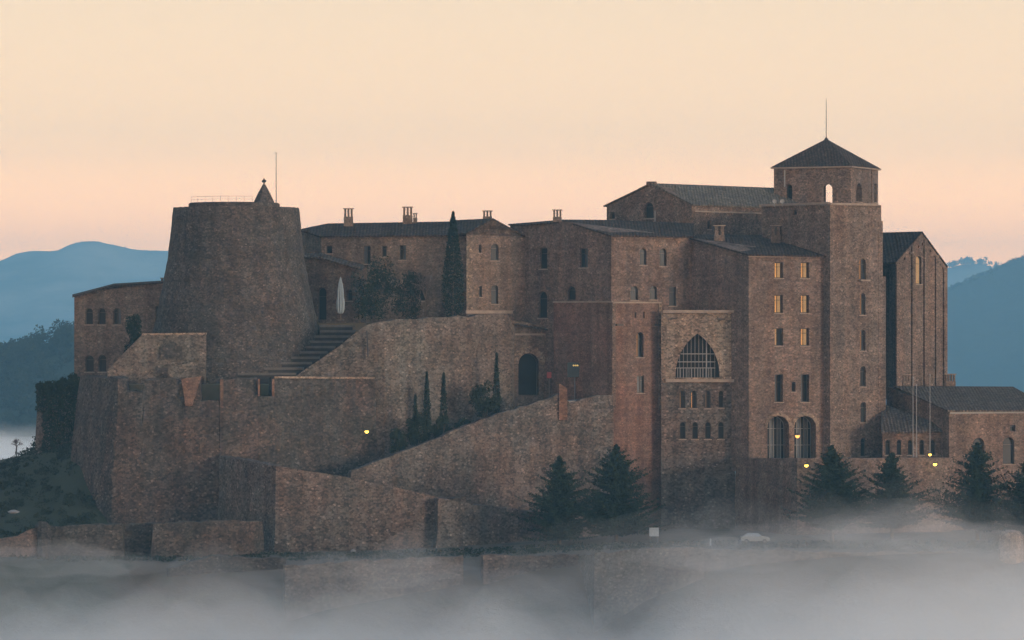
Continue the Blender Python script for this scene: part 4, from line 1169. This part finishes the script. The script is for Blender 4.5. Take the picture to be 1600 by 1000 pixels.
def lamp(px, py, Y, label, bulb='bulb', r=.3):
    p = P(px, py, Y)
    t = thing('floodlight', p - Vector((0, 0, .5)), label, 'lamp', 'lit lamps on the castle')
    mb = MB(); mb.tube(p + Vector((0, .9, -.1)), p + Vector((0, .15, 0)), .05, n=6); mb.build('bracket', M['iron'], t)
    mb = MB(); mb.lathe((p.x, p.y, p.z - r * .6), [(r * .3, r * 1.7), (r * .9, r * 1.35), (r * 1.15, r * .9)], 12, False); mb.build('hood', M['iron'], t)
    mb = MB(); mb.lathe((p.x, p.y - .05, p.z - r), [(.02, 0), (r * .6, r * .2), (r * .95, r * .7), (r, r), (r * .9, r * 1.4), (r * .4, r * 1.8)], 12); mb.build('bulb', M[bulb], t, smooth=True)
lamp(573, 674, -17.9, 'yellow lamp shining low on the great curtain wall at the left')
lamp(1260, 727, -25.3, 'yellow lamp on the terrace wall left of the dark fir')
lamp(1453, 710, -17.6, 'upper yellow lamp at the foot of the right flagpole', r=.24)
lamp(1461, 725, -17.9, 'lower yellow lamp on the terrace wall below the right flagpole')
lamp(1246, 681, -9.6, 'orange lamp between the two great round arches', 'bulb2', .36)

for px, pt, lb in ((1426.5, 588, 'left flagpole of the close pair on the hotel terrace'), (1432, 600, 'right flagpole of the close pair on the hotel terrace'), (1453, 584, 'single bare flagpole nearest the right house')):
    b = P(px, 716, -13.2)
    mb = MB(); mb.lathe((b.x, b.y, b.z - .3), [(.3, 0), (.3, .35), (.1, .45), (.07, 1), (.045, Z(pt, -13.2) - b.z - .1), (.12, Z(pt, -13.2) - b.z), (.12, Z(pt, -13.2) - b.z + .15), (.01, Z(pt, -13.2) - b.z + .3)], 8)
    tag(mb.build('flagpole', M['palebar']), lb, 'flagpole', 'flagpoles on the hotel terrace')

p = P(898, 640, -2.5)
t = thing('notice_board', p, 'dark teal notice board on a pole at the top of the ramp', 'sign')
mb = MB(); mb.tube(p, p + Vector((0, 0, 7.2)), .1, .1, 6); mb.build('pole', M['metal'], t)
mb = MB(); mb.box(P(900, 578, -2.7), (2.7, .16, 2.3)); bo = mb.build('board', M['teal'], t)
mb = MB(); q = P(899.5, 571.5, -2.9)
for k in (-.32, 0, .3): mb.lathe((q.x + k, q.y, q.z - .1), [(.01, 0), (.13, .08), (.13, .2), (.01, .28)], 8)
mb.build('light', M['bulb3'], bo)
p = P(858, 640, 1)
t = thing('red_sign', p, 'small red sign on a post beside the gate doorway', 'sign')
mb = MB(); mb.tube(p, p + Vector((0, 0, 5.6)), .06, n=6); mb.build('post', M['metal'], t)
mb = MB(); q = P(858, 586, .9); mb.box(q, (.7, .08, .95)); mb.build('plate', M['red'], t)

def post_sign(px, py0, py1, wpx, Y, label):
    x0, x1 = X(px - wpx / 2, Y), X(px + wpx / 2, Y); z0 = rock((x0 + x1) / 2, Y) - .2
    t = thing('information_board', ((x0 + x1) / 2, Y, z0), label, 'sign')
    for x in (x0 + .12, x1 - .12):
        mb = MB(); mb.box((x, Y + .06, (z0 + Z(py0, Y)) / 2), (.1, .1, Z(py0, Y) - z0)); mb.build('post', M['metal'], t)
    mb = MB(); mb.box(((x0 + x1) / 2, Y, (Z(py0, Y) + Z(py1, Y)) / 2), (x1 - x0, .08, Z(py0, Y) - Z(py1, Y))); mb.build('board', M['white'], t)
post_sign(1022, 824.5, 838, 15, -42, 'pale blue-white information board right of the full fir')

def car(px, Y, label):
    x, z = X(px, Y), rock(X(px, Y), Y) + .04
    t = thing('parked_car', (x, Y, z), label, 'car')
    side = [(-2.05, .35), (2.0, .35), (2.08, .62), (1.95, .86), (1.05, .98), (.45, 1.42), (-1.05, 1.46), (-1.75, 1.02), (-2.08, .92)]
    mb = MB(); n = len(side)
    mb.add([(x + a, Y + s * (.86 if b < 1.1 else .68), z + b) for s in (-1, 1) for a, b in side], [tuple(range(n)), tuple(range(2 * n - 1, n - 1, -1))] + [(k, n + k, n + (k + 1) % n, (k + 1) % n) for k in range(n)])
    bd = mb.build('body', M['carpaint'], t)
    for pts in ([(-1.5, 1.03), (-.35, 1.03), (-.35, 1.38), (-1.0, 1.37)], [(-.28, 1.03), (.85, 1.03), (.42, 1.36), (-.28, 1.38)]):
        mb = MB(); mb.add([(x + a, Y - (.845 - (b - 1.03) * .46), z + b) for a, b in pts], [(0, 1, 2, 3)]); mb.build('window', M['glass'], bd)
    for a in (-1.3, 1.3):
        for s in (-1, 1):
            mb = MB(); mb.tube((x + a, Y + s * .7, z + .32), (x + a, Y + s * .9, z + .32), .32, n=14); w = mb.build('wheel', M['tyre'], t)
            mb = MB(); mb.tube((x + a, Y + s * .88, z + .32), (x + a, Y + s * .915, z + .32), .19, n=10); mb.build('rim', M['metal'], w)
car(1180, -46, 'pale car parked in the mist right of the firs')

def boulder(px, py, Y, w, h, label, seed):
    q = random.Random(seed); p = P(px, py, Y); mb = MB(); pts = []
    for j in range(5):
        for k in range(9):
            a = 6.283 * k / 9; u = j / 4; r = math.sin(math.pi * (.12 + .8 * u)) * q.uniform(.85, 1.1); pts.append((p.x + w * .5 * r * math.cos(a), p.y + w * .4 * r * math.sin(a), p.z + h * (u - .3)))
    mb.add(pts, [(j * 9 + k, j * 9 + (k + 1) % 9, (j + 1) * 9 + (k + 1) % 9, (j + 1) * 9 + k) for j in range(4) for k in range(9)] + [tuple(range(36, 45))])
    tag(mb.build('pale_boulder', M['palebar']), label, 'rock')
boulder(21, 801, -37, 1.8, .6, 'pale rock lying on the dark slope at the lower left', 1)
boulder(552, 862, -46, .9, .5, 'small white stone at the foot of the angular outer wall', 2)
mb = MB(); q = P(1110, 850, -55); mb.lathe((q.x, q.y, q.z - .9), [(.12, 0), (.12, 1.3), (.15, 1.35), (.13, 1.6), (.02, 1.68)], 8); tag(mb.build('bollard', M['white']), 'short white bollard on the platform left of the parked car', 'bollard')

# ------------------------------------------------------------------ air: haze over everything, fog banks in the valley
def volume(name, color, density, aniso=0.0):
    m = bpy.data.materials.new(name); m.use_nodes = True
    n, l = m.node_tree.nodes, m.node_tree.links
    n.remove(n['Principled BSDF'])
    v = n.new('ShaderNodeVolumePrincipled')
    v.inputs['Color'].default_value = (*color, 1)
    v.inputs['Density'].default_value = density
    v.inputs['Anisotropy'].default_value = aniso
    l.new(v.outputs[0], n['Material Output'].inputs['Volume'])
    return m

mb = MB(); mb.hexa([(-12500, -1700, -145), (12500, -1700, -145), (12500, 11700, -145), (-12500, 11700, -145), (-12500, -1700, 250), (12500, -1700, 250), (12500, 11700, 250), (-12500, 11700, 250)])
tag(mb.build('haze', volume('pale_blue_air', (0.31, 0.69, 1.0), 0.000135, 0.0)), 'thin blue morning haze filling the valley', 'haze', kind='stuff')

def fog(name, x0, x1, y0, y1, top, zb, nx, ny, dens, label, seed, amp):
    """a bank of fog with a billowing top: many low swells, so it thickens slowly from the top down"""
    def h(x, y):
        v = noise.fractal(Vector((x / 42 + seed, y / 8, seed * 3.1)), .8, 2.1, 4)
        w = noise.noise(Vector((x / 90, y / 40, seed + 9.5)))
        e = min(1, min(x - x0, x1 - x) / 14, (min(y - y0, y1 - y) + 3) / 12)
        return max(zb + .3, zb + (top(x) - amp * (.52 - .62 * v - .35 * w) - zb) * max(0, e) ** .35)
    yc, w = (y0 + y1) / 2, (y1 - y0) / 2.6
    mb = MB(); W_ = nx + 1
    up = [Vector((x0 + (x1 - x0) * i / nx, yc - w * 1.3 + 2.6 * w * j / ny, 0)) for j in range(ny + 1) for i in range(nx + 1)]
    for v in up: v.z = h(v.x, v.y)
    n = len(up); lo = [Vector((v.x, v.y, zb)) for v in up]; fs = []
    for j in range(ny):
        for i in range(nx):
            a = j * W_ + i; fs += [(a, a + 1, a + 1 + W_, a + W_), (n + a + W_, n + a + 1 + W_, n + a + 1, n + a)]
    ed = [i for i in range(W_)] + [j * W_ + nx for j in range(1, ny + 1)] + [ny * W_ + i for i in range(nx - 1, -1, -1)] + [j * W_ for j in range(ny - 1, 0, -1)]
    fs += [(ed[k], n + ed[k], n + ed[(k + 1) % len(ed)], ed[(k + 1) % len(ed)]) for k in range(len(ed))]
    mb.add(up + lo, fs)
    o = mb.build(name, volume(name + '_air', (0.95, 0.985, 1.0), dens, 0.0))
    return tag(o, label, 'fog', kind='stuff')
def crest(x):
    px = x / .0783 + 800
    return (500 - interp([(-200, 796), (0, 796), (150, 800), (300, 814), (450, 836), (620, 824), (760, 836), (880, 876), (960, 876), (1080, 822), (1200, 792), (1350, 774), (1500, 778), (1700, 788)], px)) * .0783
fog('fog_bank', -108, 108, -200, -80, crest, -75, 95, 110, 0.0168, 'white fog bank hiding the foot of the castle', 1.3, 24)
fog('valley_fog', -260, -60, 170, 420, lambda x: -24.0, -75, 50, 40, 0.014, 'pale fog in the valley behind the left slope', 2.7, 12)
wmat = volume('fog_wisp_air', (0.99, 0.995, 1.0), 0.011)
for k, (px, py, Y, lx, ly, lz) in enumerate(((90, 876, -96, 15, 9, 2.6), (560, 890, -95, 13, 8, 2.4),
                                             (1130, 868, -88, 11, 8, 2.6), (1260, 842, -84, 14, 7, 2.8), (1400, 826, -78, 15, 7, 3.2), (1530, 850, -84, 13, 8, 2.8))):
    c = P(px, py, Y); mb = MB(); nu, nv = 28, 12; pts = []
    for j in range(nv + 1):
        v = -math.pi / 2 + math.pi * j / nv
        for i in range(nu):
            u = 2 * math.pi * i / nu; d = Vector((math.cos(u) * math.cos(v), math.sin(u) * math.cos(v), math.sin(v)))
            q = 1 + .55 * noise.fractal(d * 1.3 + Vector((k * 5.1, 0, 0)), .8, 2, 4)
            flat = abs(d.z) ** 1.5 * (1 if d.z > 0 else -1)
            pts.append(c + Vector((d.x * lx * q, d.y * ly * q, flat * lz * q + 1.1 * noise.noise(Vector((d.x * 2 + k, d.y * 2, 3))))))
    mb.add(pts, [(j * nu + i, j * nu + (i + 1) % nu, (j + 1) * nu + (i + 1) % nu, (j + 1) * nu + i) for j in range(nv) for i in range(nu)])
    tag(mb.build('fog_wisp', wmat), 'thin drifting wisp at the edge of the fog bank', 'fog', 'wisps of fog', 'stuff')
